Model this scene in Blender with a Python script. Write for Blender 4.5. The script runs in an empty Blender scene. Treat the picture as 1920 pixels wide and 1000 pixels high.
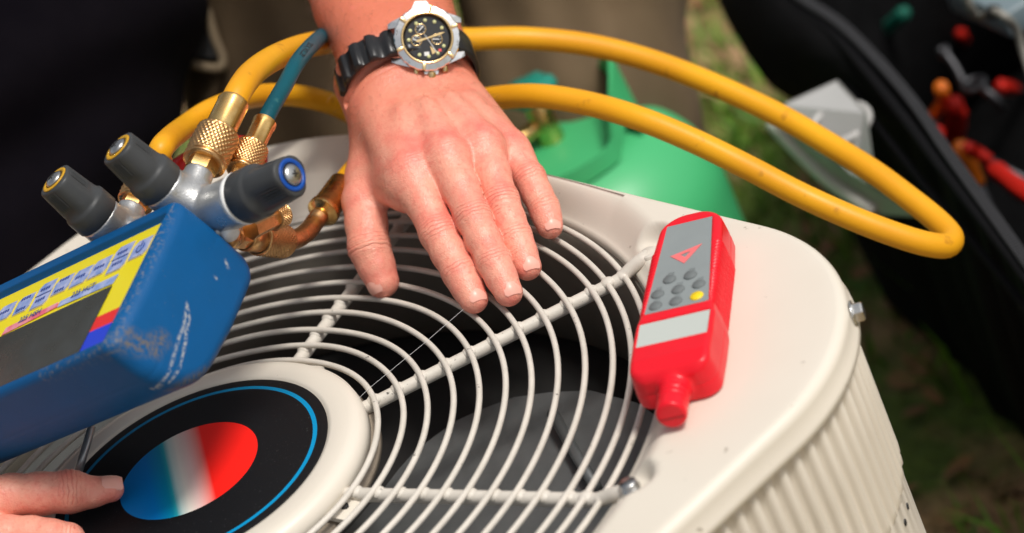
import bpy, bmesh, math, random
import numpy as np
from mathutils import Vector, Matrix

random.seed(7); RNG = np.random.default_rng(11)
S = bpy.context.scene
COL = S.collection

# ------------------------------------------------------------------ camera
# world: z = 0 is the plane of the grille wires, origin at the grille centre, metres
CAM = np.array([0.2296, -1.5878, 0.9503])
RI = np.array([0.9131, -0.2014, -0.3547]); UP = np.array([0.4078, 0.4508, 0.7940]); FW = np.array([0.0, 0.8696, -0.4937])
FPX = 5699.0
cd = bpy.data.cameras.new('camera'); cam = bpy.data.objects.new('camera', cd); COL.objects.link(cam)
cd.sensor_fit = 'HORIZONTAL'; cd.sensor_width = 36.0; cd.lens = 36.0 * FPX / 1920.0
cd.clip_start = 0.05; cd.clip_end = 200
cd.dof.use_dof = True; cd.dof.focus_distance = 1.87; cd.dof.aperture_fstop = 5.2
cam.matrix_world = Matrix(((RI[0], UP[0], -FW[0], CAM[0]), (RI[1], UP[1], -FW[1], CAM[1]), (RI[2], UP[2], -FW[2], CAM[2]), (0, 0, 0, 1)))
S.camera = cam
S.render.resolution_x = 1024; S.render.resolution_y = 533

# ------------------------------------------------------------------ light
SUN_EL, SUN_AZ = math.radians(60), math.radians(-38)     # azimuth measured from +X towards +Y
world = bpy.data.worlds.new('World'); S.world = world; world.use_nodes = True
wn = world.node_tree; wn.nodes.clear()
sky = wn.nodes.new('ShaderNodeTexSky'); sky.sky_type = 'NISHITA'; sky.sun_disc = False
sky.sun_elevation = SUN_EL; sky.sun_rotation = math.pi / 2 - SUN_AZ
sky.air_density = 1.0; sky.dust_density = 4.0; sky.ozone_density = 1.0
hs = wn.nodes.new('ShaderNodeHueSaturation'); hs.inputs['Saturation'].default_value = 0.30
bg = wn.nodes.new('ShaderNodeBackground'); bg.inputs['Strength'].default_value = 0.10
wo = wn.nodes.new('ShaderNodeOutputWorld')
wn.links.new(sky.outputs[0], hs.inputs['Color']); wn.links.new(hs.outputs[0], bg.inputs['Color']); wn.links.new(bg.outputs[0], wo.inputs[0])
sl = bpy.data.lights.new('sun', 'SUN'); sl.energy = 2.4; sl.angle = math.radians(12); sl.color = (1.0, 0.96, 0.90)
sun = bpy.data.objects.new('sun', sl); COL.objects.link(sun)
sdir = Vector((math.cos(SUN_EL) * math.cos(SUN_AZ), math.cos(SUN_EL) * math.sin(SUN_AZ), math.sin(SUN_EL)))
sun.rotation_euler = sdir.to_track_quat('Z', 'Y').to_euler()
S.view_settings.view_transform = 'Standard'; S.view_settings.look = 'None'; S.view_settings.gamma = 1.0
S.view_settings.use_curve_mapping = False
S.view_settings.exposure = 0.12

# ------------------------------------------------------------------ helpers
A = np.array
def nrm(v):
    v = A(v, float); return v / np.linalg.norm(v)
def ray(x, y):                     # direction through a place in the photograph, one metre deep
    return FW + RI * (x - 960) / FPX - UP * (y - 500) / FPX
def pd(x, y, d): return CAM + ray(x, y) * d
def pz(x, y, z=0.0):
    r = ray(x, y); return CAM + r * (z - CAM[2]) / r[2]
def rp(x, y, o, n):
    r = ray(x, y); return CAM + r * (np.dot(A(o) - CAM, n) / np.dot(r, n))
def dep(p): return float(np.dot(A(p) - CAM, FW))

def tag(o, label=None, cat=None, group=None, kind=None):
    if label: o['label'] = label
    if cat: o['category'] = cat
    if group: o['group'] = group
    if kind: o['kind'] = kind
    return o
def thing(name, loc, label, cat, group=None):
    o = bpy.data.objects.new(name, None); COL.objects.link(o); o.location = Vector(loc); o.empty_display_size = 0.05
    return tag(o, label, cat, group)
def root_loc(p):
    t = Vector((0, 0, 0))
    while p is not None:
        t = t + p.location; p = p.parent
    return A(t)
def mk(name, verts, faces, mat, parent=None, smooth=True, sharp=None, origin=None):
    """verts in world coordinates; linked as one mesh object under parent"""
    verts = np.asarray(verts, dtype=float)
    base = root_loc(parent)
    o0 = A(origin, float) if origin is not None else base
    me = bpy.data.meshes.new(name)
    me.from_pydata((verts - o0).tolist(), [], faces if isinstance(faces, list) else faces.tolist())
    me.update()
    o = bpy.data.objects.new(name, me); COL.objects.link(o)
    o.location = Vector(o0 - base)
    if parent is not None: o.parent = parent
    for m in (mat if isinstance(mat, (list, tuple)) else [mat]): me.materials.append(m)
    if smooth:
        me.polygons.foreach_set('use_smooth', [True] * len(me.polygons))
        if sharp is not None: me.set_sharp_from_angle(angle=math.radians(sharp))
    return o
def join(*gs):
    V = []; F = []; n = 0
    for v, f in gs:
        v = np.asarray(v, float); V.append(v); F += [tuple(int(i) + n for i in q) for q in f]; n += len(v)
    return np.concatenate(V), F
def frame(axis, ref=(0, 0, 1)):
    a = nrm(axis); r = A(ref, float)
    if abs(np.dot(a, nrm(r))) > 0.98: r = A((1, 0, 0), float)
    x = nrm(r - a * np.dot(r, a)); y = np.cross(a, x)
    return x, y, a
def lathe(profile, o, axis, segs=48, ref=(0, 0, 1), mod=None, closed=False):
    """profile [(r, h)] along axis; mod(theta array, r, h) -> r array"""
    x, y, a = frame(axis, ref); o = A(o, float)
    th = np.linspace(0, 2 * math.pi, segs, endpoint=False); V = []; F = []
    for (r, h) in profile:
        rr = np.full(segs, r) if mod is None else mod(th, r, h)
        V.append(o + a * h + np.outer(rr * np.cos(th), x) + np.outer(rr * np.sin(th), y))
    V = np.concatenate(V); n = len(profile)
    for i in range(n - 1 if not closed else n):
        j = (i + 1) % n
        for k in range(segs):
            k2 = (k + 1) % segs
            F.append((i * segs + k, i * segs + k2, j * segs + k2, j * segs + k))
    if not closed:
        if profile[0][0] > 1e-6: F.append(tuple(range(segs - 1, -1, -1)))
        if profile[-1][0] > 1e-6: F.append(tuple((n - 1) * segs + k for k in range(segs)))
    return V, F
def cyl(p, q, r0, r1=None, segs=24, bev=0.0):
    p = A(p, float); q = A(q, float); L = np.linalg.norm(q - p); r1 = r0 if r1 is None else r1
    if bev: prof = [(0, 0), (r0 - bev, 0), (r0, bev), (r1, L - bev), (r1 - bev, L), (0, L)]
    else: prof = [(0, 0), (r0, 0), (r1, L), (0, L)]
    return lathe(prof, p, q - p, segs)
def spline(pts, n=16, closed=False):
    P = [A(p, float) for p in pts]; out = []; m = len(P)
    for i in range(m if closed else m - 1):
        if closed: p0, p1, p2, p3 = P[(i - 1) % m], P[i], P[(i + 1) % m], P[(i + 2) % m]
        else:
            p1, p2 = P[i], P[i + 1]; p0 = P[i - 1] if i else 2 * p1 - p2; p3 = P[i + 2] if i + 2 < m else 2 * p2 - p1
        for t in np.linspace(0, 1, n, endpoint=False):
            out.append(0.5 * ((2 * p1) + (-p0 + p2) * t + (2 * p0 - 5 * p1 + 4 * p2 - p3) * t * t + (-p0 + 3 * p1 - 3 * p2 + p3) * t ** 3))
    if not closed: out.append(P[-1])
    return np.array(out)
def tube(path, r, segs=16, closed=False, caps=True, ref=(0.2, 0.1, 1)):
    path = np.asarray(path, float); n = len(path); rr = np.broadcast_to(np.asarray(r, float), (n,))
    if closed: T = np.roll(path, -1, 0) - np.roll(path, 1, 0)
    else: T = np.gradient(path, axis=0)
    T /= np.linalg.norm(T, axis=1)[:, None]
    x = A(ref, float); x = nrm(x - T[0] * np.dot(x, T[0])); X = []
    for i in range(n):
        x = nrm(x - T[i] * np.dot(x, T[i])); X.append(x)
    X = np.array(X); Y = np.cross(T, X)
    th = np.linspace(0, 2 * math.pi, segs, endpoint=False)
    V = (path[:, None, :] + rr[:, None, None] * (np.cos(th)[None, :, None] * X[:, None, :] + np.sin(th)[None, :, None] * Y[:, None, :])).reshape(-1, 3)
    F = []
    for i in range(n if closed else n - 1):
        j = (i + 1) % n
        for k in range(segs):
            k2 = (k + 1) % segs; F.append((i * segs + k, i * segs + k2, j * segs + k2, j * segs + k))
    if caps and not closed:
        F.append(tuple(range(segs - 1, -1, -1))); F.append(tuple((n - 1) * segs + k for k in range(segs)))
    return V, F
def prism(poly, n, t):
    """polygon (world points) pushed along n by t"""
    P = np.asarray(poly, float); k = len(P); Q = P + A(n) * t
    F = [tuple(range(k)), tuple(range(2 * k - 1, k - 1, -1))] + [(i, i + k, (i + 1) % k + k, (i + 1) % k) for i in range(k)]
    return np.concatenate([P, Q]), F
def boxg(c, ax, half, bev=0.0):
    """box with optional chamfer, axes = three unit vectors"""
    bm = bmesh.new(); bmesh.ops.create_cube(bm, size=2.0)
    for v in bm.verts: v.co = Vector((v.co.x * half[0], v.co.y * half[1], v.co.z * half[2]))
    if bev: bmesh.ops.bevel(bm, geom=list(bm.edges), offset=bev, segments=2, profile=0.5, affect='EDGES')
    bm.verts.index_update()
    V = np.array([v.co[:] for v in bm.verts]); F = [tuple(v.index for v in f.verts) for f in bm.faces]; bm.free()
    return A(c) + V @ np.array([A(a, float) for a in ax]), F
def textg(s, size, o, x, y, lift=0.0003, align='CENTER', wrap=None, bold=0.0):
    """text as a flat mesh: o centre, x reading direction, y up; wrap(points2d) -> world for curved surfaces"""
    cu = bpy.data.curves.new('t', 'FONT'); cu.body = s; cu.size = size; cu.align_x = align; cu.align_y = 'CENTER'; cu.offset = bold
    cu.resolution_u = 3
    ob = bpy.data.objects.new('t', cu); COL.objects.link(ob)
    dg = bpy.context.evaluated_depsgraph_get(); me = ob.evaluated_get(dg).to_mesh()
    V = np.array([v.co[:] for v in me.vertices]).reshape(-1, 3); F = [tuple(p.vertices) for p in me.polygons]
    ob.evaluated_get(dg).to_mesh_clear(); bpy.data.objects.remove(ob); bpy.data.curves.remove(cu)
    if wrap: return wrap(V[:, :2]), F
    n = np.cross(x, y)
    return A(o) + np.outer(V[:, 0], x) + np.outer(V[:, 1], y) + n * lift, F

# signed-distance bodies, skinned with naive surface nets
def smin(a, b, k):
    h = np.clip(0.5 + 0.5 * (b - a) / k, 0, 1); return b + (a - b) * h - k * h * (1 - h)
def cap(p, a, b, ra, rb):
    a = A(a, float); b = A(b, float); ab = b - a
    t = np.clip(((p - a) @ ab) / np.dot(ab, ab), 0, 1)
    return np.linalg.norm(p - a - t[:, None] * ab, axis=1) - (ra + (rb - ra) * t)
def ell(p, c, r, ax=None):
    q = p - A(c, float)
    if ax is not None: q = q @ np.array(ax).T
    q = q / A(r, float); k = np.linalg.norm(q, axis=1)
    return (k - 1) * min(r)
def nets(f, lo, hi, h, B=12, slack=1.15):
    lo = A(lo, float); hi = A(hi, float); nb = np.ceil((hi - lo) / h / B).astype(int); N = nb * B
    D = np.empty(tuple(N), np.float32)
    bi = np.stack(np.meshgrid(*[np.arange(k) for k in nb], indexing='ij'), -1).reshape(-1, 3)
    cen = lo + (bi * B + (B - 1) / 2) * h; dv = f(cen); half = B / 2 * h * 1.75
    loc = np.stack(np.meshgrid(*[np.arange(B)] * 3, indexing='ij'), -1).reshape(-1, 3) * h
    D6 = D.reshape(nb[0], B, nb[1], B, nb[2], B)
    for b, d in zip(bi, dv):
        if abs(d) > half * slack: D6[b[0], :, b[1], :, b[2], :] = d
    keep = bi[np.abs(dv) <= half * slack]
    for s in range(0, len(keep), 160):
        kb = keep[s:s + 160]
        pts = (lo + kb[:, None, :] * B * h + loc[None]).reshape(-1, 3)
        val = f(pts).reshape(len(kb), B, B, B)
        for b, v in zip(kb, val): D6[b[0], :, b[1], :, b[2], :] = v
    D = D6.reshape(tuple(N)); sg = D < 0
    c = np.zeros(tuple(N - 1), np.int8)
    for i in (0, 1):
        for j in (0, 1):
            for k in (0, 1): c += sg[i:N[0] - 1 + i, j:N[1] - 1 + j, k:N[2] - 1 + k]
    act = np.argwhere((c > 0) & (c < 8)); idx = -np.ones(tuple(N - 1), np.int64); idx[tuple(act.T)] = np.arange(len(act))
    acc = np.zeros((len(act), 3)); cnt = np.zeros(len(act))
    cor = [(i, j, k) for i in (0, 1) for j in (0, 1) for k in (0, 1)]
    for a in cor:
        for ax in range(3):
            if a[ax] == 0:
                b = list(a); b[ax] = 1
                va = D[tuple((act + a).T)].astype(float); vb = D[tuple((act + b).T)].astype(float)
                m = (va < 0) != (vb < 0); t = np.where(m, va / np.where(m, va - vb, 1), 0)
                pos = np.tile(A(a, float), (len(act), 1)); pos[:, ax] += t
                acc[m] += pos[m]; cnt += m
    V = lo + (act + acc / cnt[:, None]) * h
    F = []
    for ax in range(3):
        o1, o2 = (ax + 1) % 3, (ax + 2) % 3
        sl0 = [slice(None)] * 3; sl1 = [slice(None)] * 3; sl0[ax] = slice(0, N[ax] - 1); sl1[ax] = slice(1, N[ax])
        s0 = sg[tuple(sl0)]; s1 = sg[tuple(sl1)]
        e = np.argwhere(s0 != s1); e = e[(e[:, o1] > 0) & (e[:, o2] > 0) & (e[:, o1] < N[o1] - 1) & (e[:, o2] < N[o2] - 1)]
        if not len(e): continue
        q = []
        for d1, d2 in ((0, 0), (1, 0), (1, 1), (0, 1)):
            t = e.copy(); t[:, o1] -= d1; t[:, o2] -= d2; q.append(idx[tuple(t.T)])
        q = np.stack(q, 1); flip = s0[tuple(e.T)]
        q[flip] = q[flip][:, ::-1]
        F.append(q)
    F = np.concatenate(F); F = F[(F >= 0).all(1)][:, ::-1]
    return V, F
def attr(o, name, arr):
    at = o.data.attributes.new(name, 'FLOAT', 'POINT'); at.data.foreach_set('value', np.asarray(arr, np.float32))

# materials
def mat(name, color, rough=0.5, metal=0.0, var=None, scale=40.0, bump=0.0, bscale=200.0, coat=0.0, spec=0.5, dirt=None, detail=6.0, trans=0.0):
    """principled paint / plastic / metal; var = second colour mixed in by noise; dirt = (colour, scale, threshold)"""
    m = bpy.data.materials.new(name); m.use_nodes = True; nt = m.node_tree; b = nt.nodes['Principled BSDF']
    b.inputs['Base Color'].default_value = (*color, 1); b.inputs['Roughness'].default_value = rough; b.inputs['Metallic'].default_value = metal
    b.inputs['Coat Weight'].default_value = coat; b.inputs['Specular IOR Level'].default_value = spec
    b.inputs['Transmission Weight'].default_value = trans
    tc = nt.nodes.new('ShaderNodeTexCoord'); last = None
    if var is not None:
        nz = nt.nodes.new('ShaderNodeTexNoise'); nz.inputs['Scale'].default_value = scale; nz.inputs['Detail'].default_value = detail
        nt.links.new(tc.outputs['Object'], nz.inputs['Vector'])
        mx = nt.nodes.new('ShaderNodeMix'); mx.data_type = 'RGBA'; mx.inputs[6].default_value = (*color, 1); mx.inputs[7].default_value = (*var, 1)
        mr = nt.nodes.new('ShaderNodeMapRange'); mr.inputs[1].default_value = 0.35; mr.inputs[2].default_value = 0.68
        nt.links.new(nz.outputs[0], mr.inputs[0]); nt.links.new(mr.outputs[0], mx.inputs[0]); last = mx.outputs[2]
        rr = nt.nodes.new('ShaderNodeMapRange'); rr.inputs[1].default_value = 0.3; rr.inputs[2].default_value = 0.7
        rr.inputs[3].default_value = max(0.02, rough - 0.08); rr.inputs[4].default_value = min(1, rough + 0.1)
        nt.links.new(nz.outputs[0], rr.inputs[0]); nt.links.new(rr.outputs[0], b.inputs['Roughness'])
    if dirt is not None:
        dc, ds, dt = dirt
        nz2 = nt.nodes.new('ShaderNodeTexNoise'); nz2.inputs['Scale'].default_value = ds; nz2.inputs['Detail'].default_value = 8
        nt.links.new(tc.outputs['Object'], nz2.inputs['Vector'])
        m2 = nt.nodes.new('ShaderNodeMapRange'); m2.inputs[1].default_value = dt; m2.inputs[2].default_value = dt + 0.06
        nt.links.new(nz2.outputs[0], m2.inputs[0])
        mx2 = nt.nodes.new('ShaderNodeMix'); mx2.data_type = 'RGBA'; mx2.inputs[7].default_value = (*dc, 1)
        if last is not None: nt.links.new(last, mx2.inputs[6])
        else: mx2.inputs[6].default_value = (*color, 1)
        nt.links.new(m2.outputs[0], mx2.inputs[0]); last = mx2.outputs[2]
    if last is not None: nt.links.new(last, b.inputs['Base Color'])
    if bump:
        nb = nt.nodes.new('ShaderNodeTexNoise'); nb.inputs['Scale'].default_value = bscale; nb.inputs['Detail'].default_value = 5
        nt.links.new(tc.outputs['Object'], nb.inputs['Vector'])
        bp = nt.nodes.new('ShaderNodeBump'); bp.inputs['Strength'].default_value = bump; bp.inputs['Distance'].default_value = 0.001
        nt.links.new(nb.outputs[0], bp.inputs['Height']); nt.links.new(bp.outputs[0], b.inputs['Normal'])
    return m

BEIGE = mat('beige_paint', (0.715, 0.655, 0.56), 0.42, var=(0.665, 0.605, 0.51), scale=7, bump=0.06, bscale=900, dirt=((0.36, 0.31, 0.24), 130, 0.70))
WIRE = mat('wire_coating', (0.66, 0.61, 0.535), 0.45, spec=.35, var=(0.58, 0.535, 0.465), scale=70, bump=0.12, bscale=500, dirt=((0.06, 0.05, 0.04), 190, 0.69))
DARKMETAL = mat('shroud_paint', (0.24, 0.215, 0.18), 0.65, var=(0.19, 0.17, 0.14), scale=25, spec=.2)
BLACK = mat('deep_black', (0.012, 0.012, 0.012), 0.7)
STEEL = mat('zinc_steel', (0.62, 0.62, 0.60), 0.28, 1.0, var=(0.45, 0.45, 0.44), scale=300)
BRASS = mat('brass', (0.90, 0.62, 0.25), 0.27, 1.0, var=(0.62, 0.36, 0.12), scale=120, bump=0.05, bscale=700)
BRASSD = mat('worn_brass', (0.80, 0.48, 0.21), 0.32, 1.0, var=(0.50, 0.27, 0.11), scale=150, bump=0.05, bscale=700)
FANGREY = mat('fan_metal', (0.21, 0.22, 0.22), 0.40, 0.5, var=(0.155, 0.163, 0.163), scale=26)
# ------------------------------------------------------------------ ground
GZ = -0.62
def ground_material():
    m = bpy.data.materials.new('soil_and_turf'); m.use_nodes = True; nt = m.node_tree; b = nt.nodes['Principled BSDF']; b.inputs['Roughness'].default_value = 0.95
    tc = nt.nodes.new('ShaderNodeTexCoord')
    n1 = nt.nodes.new('ShaderNodeTexNoise'); n1.inputs['Scale'].default_value = 5.5; n1.inputs['Detail'].default_value = 8
    n2 = nt.nodes.new('ShaderNodeTexNoise'); n2.inputs['Scale'].default_value = 60; n2.inputs['Detail'].default_value = 6
    r1 = nt.nodes.new('ShaderNodeValToRGB'); r1.color_ramp.elements[0].position = 0.42; r1.color_ramp.elements[0].color = (0.12, 0.18, 0.03, 1)
    r1.color_ramp.elements[1].position = 0.58; r1.color_ramp.elements[1].color = (0.52, 0.32, 0.185, 1)
    r2 = nt.nodes.new('ShaderNodeValToRGB'); r2.color_ramp.elements[0].color = (0.35, 0.35, 0.35, 1); r2.color_ramp.elements[1].color = (1.4, 1.3, 1.2, 1)
    mx = nt.nodes.new('ShaderNodeMix'); mx.data_type = 'RGBA'; mx.blend_type = 'MULTIPLY'; mx.inputs[0].default_value = 1
    for n in (n1, n2): nt.links.new(tc.outputs['Object'], n.inputs['Vector'])
    nt.links.new(n1.outputs[0], r1.inputs[0]); nt.links.new(n2.outputs[0], r2.inputs[0])
    nt.links.new(r1.outputs[0], mx.inputs[6]); nt.links.new(r2.outputs[0], mx.inputs[7]); nt.links.new(mx.outputs[2], b.inputs['Base Color'])
    bp = nt.nodes.new('ShaderNodeBump'); bp.inputs['Strength'].default_value = 0.8; bp.inputs['Distance'].default_value = 0.02
    nt.links.new(n2.outputs[0], bp.inputs['Height']); nt.links.new(bp.outputs[0], b.inputs['Normal'])
    return m
gx = np.concatenate([[-60, -20, -6], np.linspace(-2.5, 3.5, 60), [8, 20, 60]]); gy = np.concatenate([[-60, -20, -6], np.linspace(-1.5, 5.5, 70), [10, 25, 60]])
GX, GY = np.meshgrid(gx, gy, indexing='ij')
GH = GZ + 0.010 * np.sin(GX * 5.1 + 1.3) * np.sin(GY * 4.3) + 0.006 * np.sin(GX * 11 + GY * 7)
gv = np.stack([GX, GY, GH], -1).reshape(-1, 3); ng = len(gy)
gf = [(i * ng + j, (i + 1) * ng + j, (i + 1) * ng + j + 1, i * ng + j + 1) for i in range(len(gx) - 1) for j in range(ng - 1)]
ground = mk('ground', gv, gf, ground_material()); tag(ground, 'patchy lawn with bare brown soil around the air conditioner', 'ground', kind='structure')
def gh(x, y): return GZ + 0.010 * np.sin(x * 5.1 + 1.3) * np.sin(y * 4.3) + 0.006 * np.sin(x * 11 + y * 7)

def grass_material():
    m = bpy.data.materials.new('grass_blades'); m.use_nodes = True; nt = m.node_tree; b = nt.nodes['Principled BSDF']; b.inputs['Roughness'].default_value = 0.6
    at = nt.nodes.new('ShaderNodeAttribute'); at.attribute_name = 'tone'
    r = nt.nodes.new('ShaderNodeValToRGB'); e = r.color_ramp.elements
    e[0].color = (0.05, 0.15, 0.015, 1); e[1].color = (0.38, 0.30, 0.13, 1); e[1].position = 1
    k = e.new(0.55); k.color = (0.17, 0.36, 0.025, 1)
    k = e.new(0.8); k.color = (0.23, 0.28, 0.055, 1)
    nt.links.new(at.outputs['Fac'], r.inputs[0]); nt.links.new(r.outputs[0], b.inputs['Base Color'])
    b.inputs['Subsurface Weight'].default_value = 0.0
    return m
n = 60000
bx = RNG.uniform(-0.1, 2.2, n); by = RNG.uniform(0.15, 3.8, n)
den = 0.5 + 0.28 * np.sin(bx * 7.3 + 2 * np.sin(by * 3.1)) + 0.28 * np.sin(by * 6.1 + 2.2 * np.sin(bx * 2.7 + 1)) + 0.12 * np.sin(bx * 19 + by * 13)
k = (RNG.random(n) < np.clip(den, 0.03, 0.85)) & ~((bx > .585) & (by > -.1) & (by < 1.12) & (bx < 1.2)) & (np.hypot(bx, by) > .36); bx, by = bx[k], by[k]; n = len(bx)
h = RNG.uniform(0.02, 0.055, n); h = np.where((bx > .42) & (bx < .85) & (by < .75) & (RNG.random(n) < .3), h * 2.6, h); w = RNG.uniform(0.0016, 0.0038, n); a = RNG.uniform(0, 6.28, n); ln = RNG.uniform(0.2, 1.2, n) * h
dx, dy = np.cos(a), np.sin(a); l2 = RNG.uniform(0, 6.28, n); lx, ly = np.cos(l2) * ln, np.sin(l2) * ln; z0 = gh(bx, by) - 0.004
P0 = np.stack([bx - dx * w, by - dy * w, z0], 1); P1 = np.stack([bx + dx * w, by + dy * w, z0], 1)
P2 = np.stack([bx + dx * w * .8 + lx * .35, by + dy * w * .8 + ly * .35, z0 + h * .6], 1); P3 = np.stack([bx - dx * w * .8 + lx * .35, by - dy * w * .8 + ly * .35, z0 + h * .6], 1)
P4 = np.stack([bx + lx, by + ly, z0 + h], 1)
V = np.stack([P0, P1, P2, P3, P4], 1).reshape(-1, 3); b5 = np.arange(n)[:, None] * 5
F = [tuple(q) for q in (b5 + A([0, 1, 2, 3])).tolist()] + [tuple(q) for q in (b5 + A([3, 2, 4])).tolist()]
grass = mk('grass', V, F, grass_material(), smooth=False); tag(grass, 'short patchy green grass growing in the soil', 'grass', kind='stuff')
attr(grass, 'tone', np.repeat(np.clip(np.where(h > .06, .45, RNG.normal(0.44, 0.24, n)), 0, 1), 5))
# fallen leaves
n = 700
bx = RNG.uniform(0.1, 1.6, n); by = RNG.uniform(0.15, 2.6, n); s = RNG.uniform(0.008, 0.022, n); a = RNG.uniform(0, 6.28, n); tl = RNG.uniform(-.5, .5, (n, 2))
V = []; F = []
shape = [(-1, 0), (-.4, .42), (.3, .38), (1, 0), (.3, -.38), (-.4, -.42)]
bx = np.where((bx > .57) & (by < 1.12), bx * .3 + .33, bx)
for i in range(n):
    c, d = math.cos(a[i]), math.sin(a[i])
    for (u, v) in shape: V.append((bx[i] + s[i] * (u * c - v * d), by[i] + s[i] * (u * d + v * c), gh(bx[i], by[i]) + 0.012 + s[i] * (u * tl[i, 0] + v * tl[i, 1])))
    F.append(tuple(range(i * 6, i * 6 + 6)))
leaf = mk('leaf_litter', V, F, mat('dead_leaf', (0.26, 0.10, 0.035), 0.8, var=(0.30, 0.19, 0.09), scale=6), smooth=False)
tag(leaf, 'scattered dry brown fallen leaves on the grass', 'leaves', kind='stuff')
# ------------------------------------------------------------------ air conditioner
ANG = math.radians(30.7); EU = A([math.cos(ANG), math.sin(ANG), 0]); EV = A([math.sin(ANG), -math.cos(ANG), 0]); EZ = A([0, 0, 1.0])
ZT = 0.0135; RIN = 0.2985
RINGS = [0.1196, 0.1356, 0.1516, 0.1684, 0.1850, 0.2014, 0.2182, 0.2352, 0.2519, 0.2689, 0.2804, 0.2910]
SPK = [math.radians(-40.0 + 45 * k) for k in range(8)]
def outline(n=720, inset=0.0):
    """rounded rectangle of the cabinet in plan, clockwise from the right-back side; returns xy points and outward normals"""
    u0, u1, v0, v1 = -0.335 + inset, 0.3194 - inset, -0.336 + inset, 0.3545 - inset
    cs = [((u1, v0), 0.19, -90), ((u1, v1), 0.148, 0), ((u0, v1), 0.17, 90), ((u0, v0), 0.17, 180)]
    P = []; N = []
    for (cu, cv), r, a0 in cs:
        r = r - inset; ccx = cu - r if cu > 0 else cu + r; ccy = cv - r if cv > 0 else cv + r
        for t in np.linspace(a0, a0 + 90, 60):
            c, s = math.cos(math.radians(t)), math.sin(math.radians(t)); P.append((ccx + r * c, ccy + r * s)); N.append((c, s))
    P = np.array(P); N = np.array(N)
    d = np.linalg.norm(np.roll(P, -1, 0) - P, axis=1); s = np.concatenate([[0], np.cumsum(d)]); tot = s[-1]
    q = np.linspace(0, tot, n, endpoint=False); Pc = np.vstack([P, P[:1]]); Nc = np.vstack([N, N[:1]])
    PP = np.stack([np.interp(q, s, Pc[:, i]) for i in (0, 1)], 1); NN = np.stack([np.interp(q, s, Nc[:, i]) for i in (0, 1)], 1)
    NN /= np.linalg.norm(NN, axis=1)[:, None]
    return np.outer(PP[:, 0], EU) + np.outer(PP[:, 1], EV), np.outer(NN[:, 0], EU) + np.outer(NN[:, 1], EV), q, tot
ac = thing('air_conditioner_unit', (0, 0, GZ), 'beige outdoor air conditioner condenser with a round wire fan grille on top', 'air conditioner')
OP, ON, oq, otot = outline(2400)
oth = np.arctan2(OP[:, 1], OP[:, 0]); orr = np.hypot(OP[:, 0], OP[:, 1]); od = np.argsort(oth)
NT = 1500; TH = np.linspace(-math.pi, math.pi, NT, endpoint=False)
RO = np.interp(TH, oth[od], orr[od], period=2 * math.pi)
rows = []
def sm(t): t = np.clip(t, 0, 1); return t * t * (3 - 2 * t)
for z in (-0.034, -0.012): rows.append((np.full(NT, RIN - 0.001), np.full(NT, z)))
wd = np.minimum(0.026, 0.8 * (RO - RIN))
for t in np.linspace(0, 1, 13): rows.append((RIN + t * wd, -0.005 + (ZT + 0.005) * sm(t) ** 0.8))
flat = RO - 0.007
for t in np.linspace(0, 1, 14)[1:]: rows.append((RIN + wd + t * np.maximum(flat - RIN - wd, 0), np.full(NT, ZT)))
for a in np.linspace(0, 90, 7)[1:]:
    rows.append((RO - 0.007 + 0.007 * math.sin(math.radians(a)), np.full(NT, ZT - 0.007 + 0.007 * math.cos(math.radians(a)))))
rows += [(RO + 0.0006, np.full(NT, -0.0015)), (RO + 0.0018, np.full(NT, -0.0035)), (RO + 0.0022, np.full(NT, -0.0075)), (RO + 0.0005, np.full(NT, -0.0088)), (RO - 0.008, np.full(NT, -0.0088))]
V = []
for i, (r, z) in enumerate(rows):
    x, y = r * np.cos(TH), r * np.sin(TH); z = z.copy()
    if 2 <= i <= 27:
        for ph in SPK:
            ax = A([math.cos(ph), math.sin(ph)]); along = np.clip(x * ax[0] + y * ax[1], 0.285, 0.3125)
            d = np.hypot(x - along * ax[0], y - along * ax[1]); m = 1 - sm((d - 0.0105) / 0.0075)
            m = np.where(x * ax[0] + y * ax[1] > 0, m, 0); z = z * (1 - m) + np.minimum(z, 0.0015) * m
    V.append(np.stack([x, y, z], 1))
V = np.concatenate(V); nr = len(rows)
F = [(i * NT + k, i * NT + (k + 1) % NT, (i + 1) * NT + (k + 1) % NT, (i + 1) * NT + k) for i in range(nr - 1) for k in range(NT)]
mk('top_cover', V, F, BEIGE, ac)
# corrugated cabinet side
NP = 2880; BP, BN, bq, btot = outline(NP, 0.0065)
pitch = btot / round(btot / 0.0122); ph = (bq / pitch) % 1.0
wave = np.where(ph < 0.62, np.sin(np.pi * ph / 0.62) ** 0.6, -0.25 * np.sin(np.pi * (ph - 0.62) / 0.38))
zr = [(-0.004, 0), (-0.012, 0.2), (-0.0165, 1), (-0.06, 1), (-0.106, 1), (-0.1115, .9), (-0.1145, 0.25), (-0.1165, 0), (-0.205, 0), (-0.207, .25), (-0.211, 1), (-0.26, 1), (-0.42, 1), (-0.575, 1), (-0.582, 0), (GZ + 0.002, 0)]
V = np.concatenate([BP + BN * (0.0034 * a * wave)[:, None] + A([0, 0, z]) for z, a in zr])
F = [(i * NP + k, i * NP + (k + 1) % NP, (i + 1) * NP + (k + 1) % NP, (i + 1) * NP + k) for i in range(len(zr) - 1) for k in range(NP)]
mk('side_panel', V, F, mat('panel_beige', (0.70, 0.64, 0.545), 0.45, var=(0.65, 0.59, 0.50), scale=14, bump=0.04, bscale=800), ac)
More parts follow.
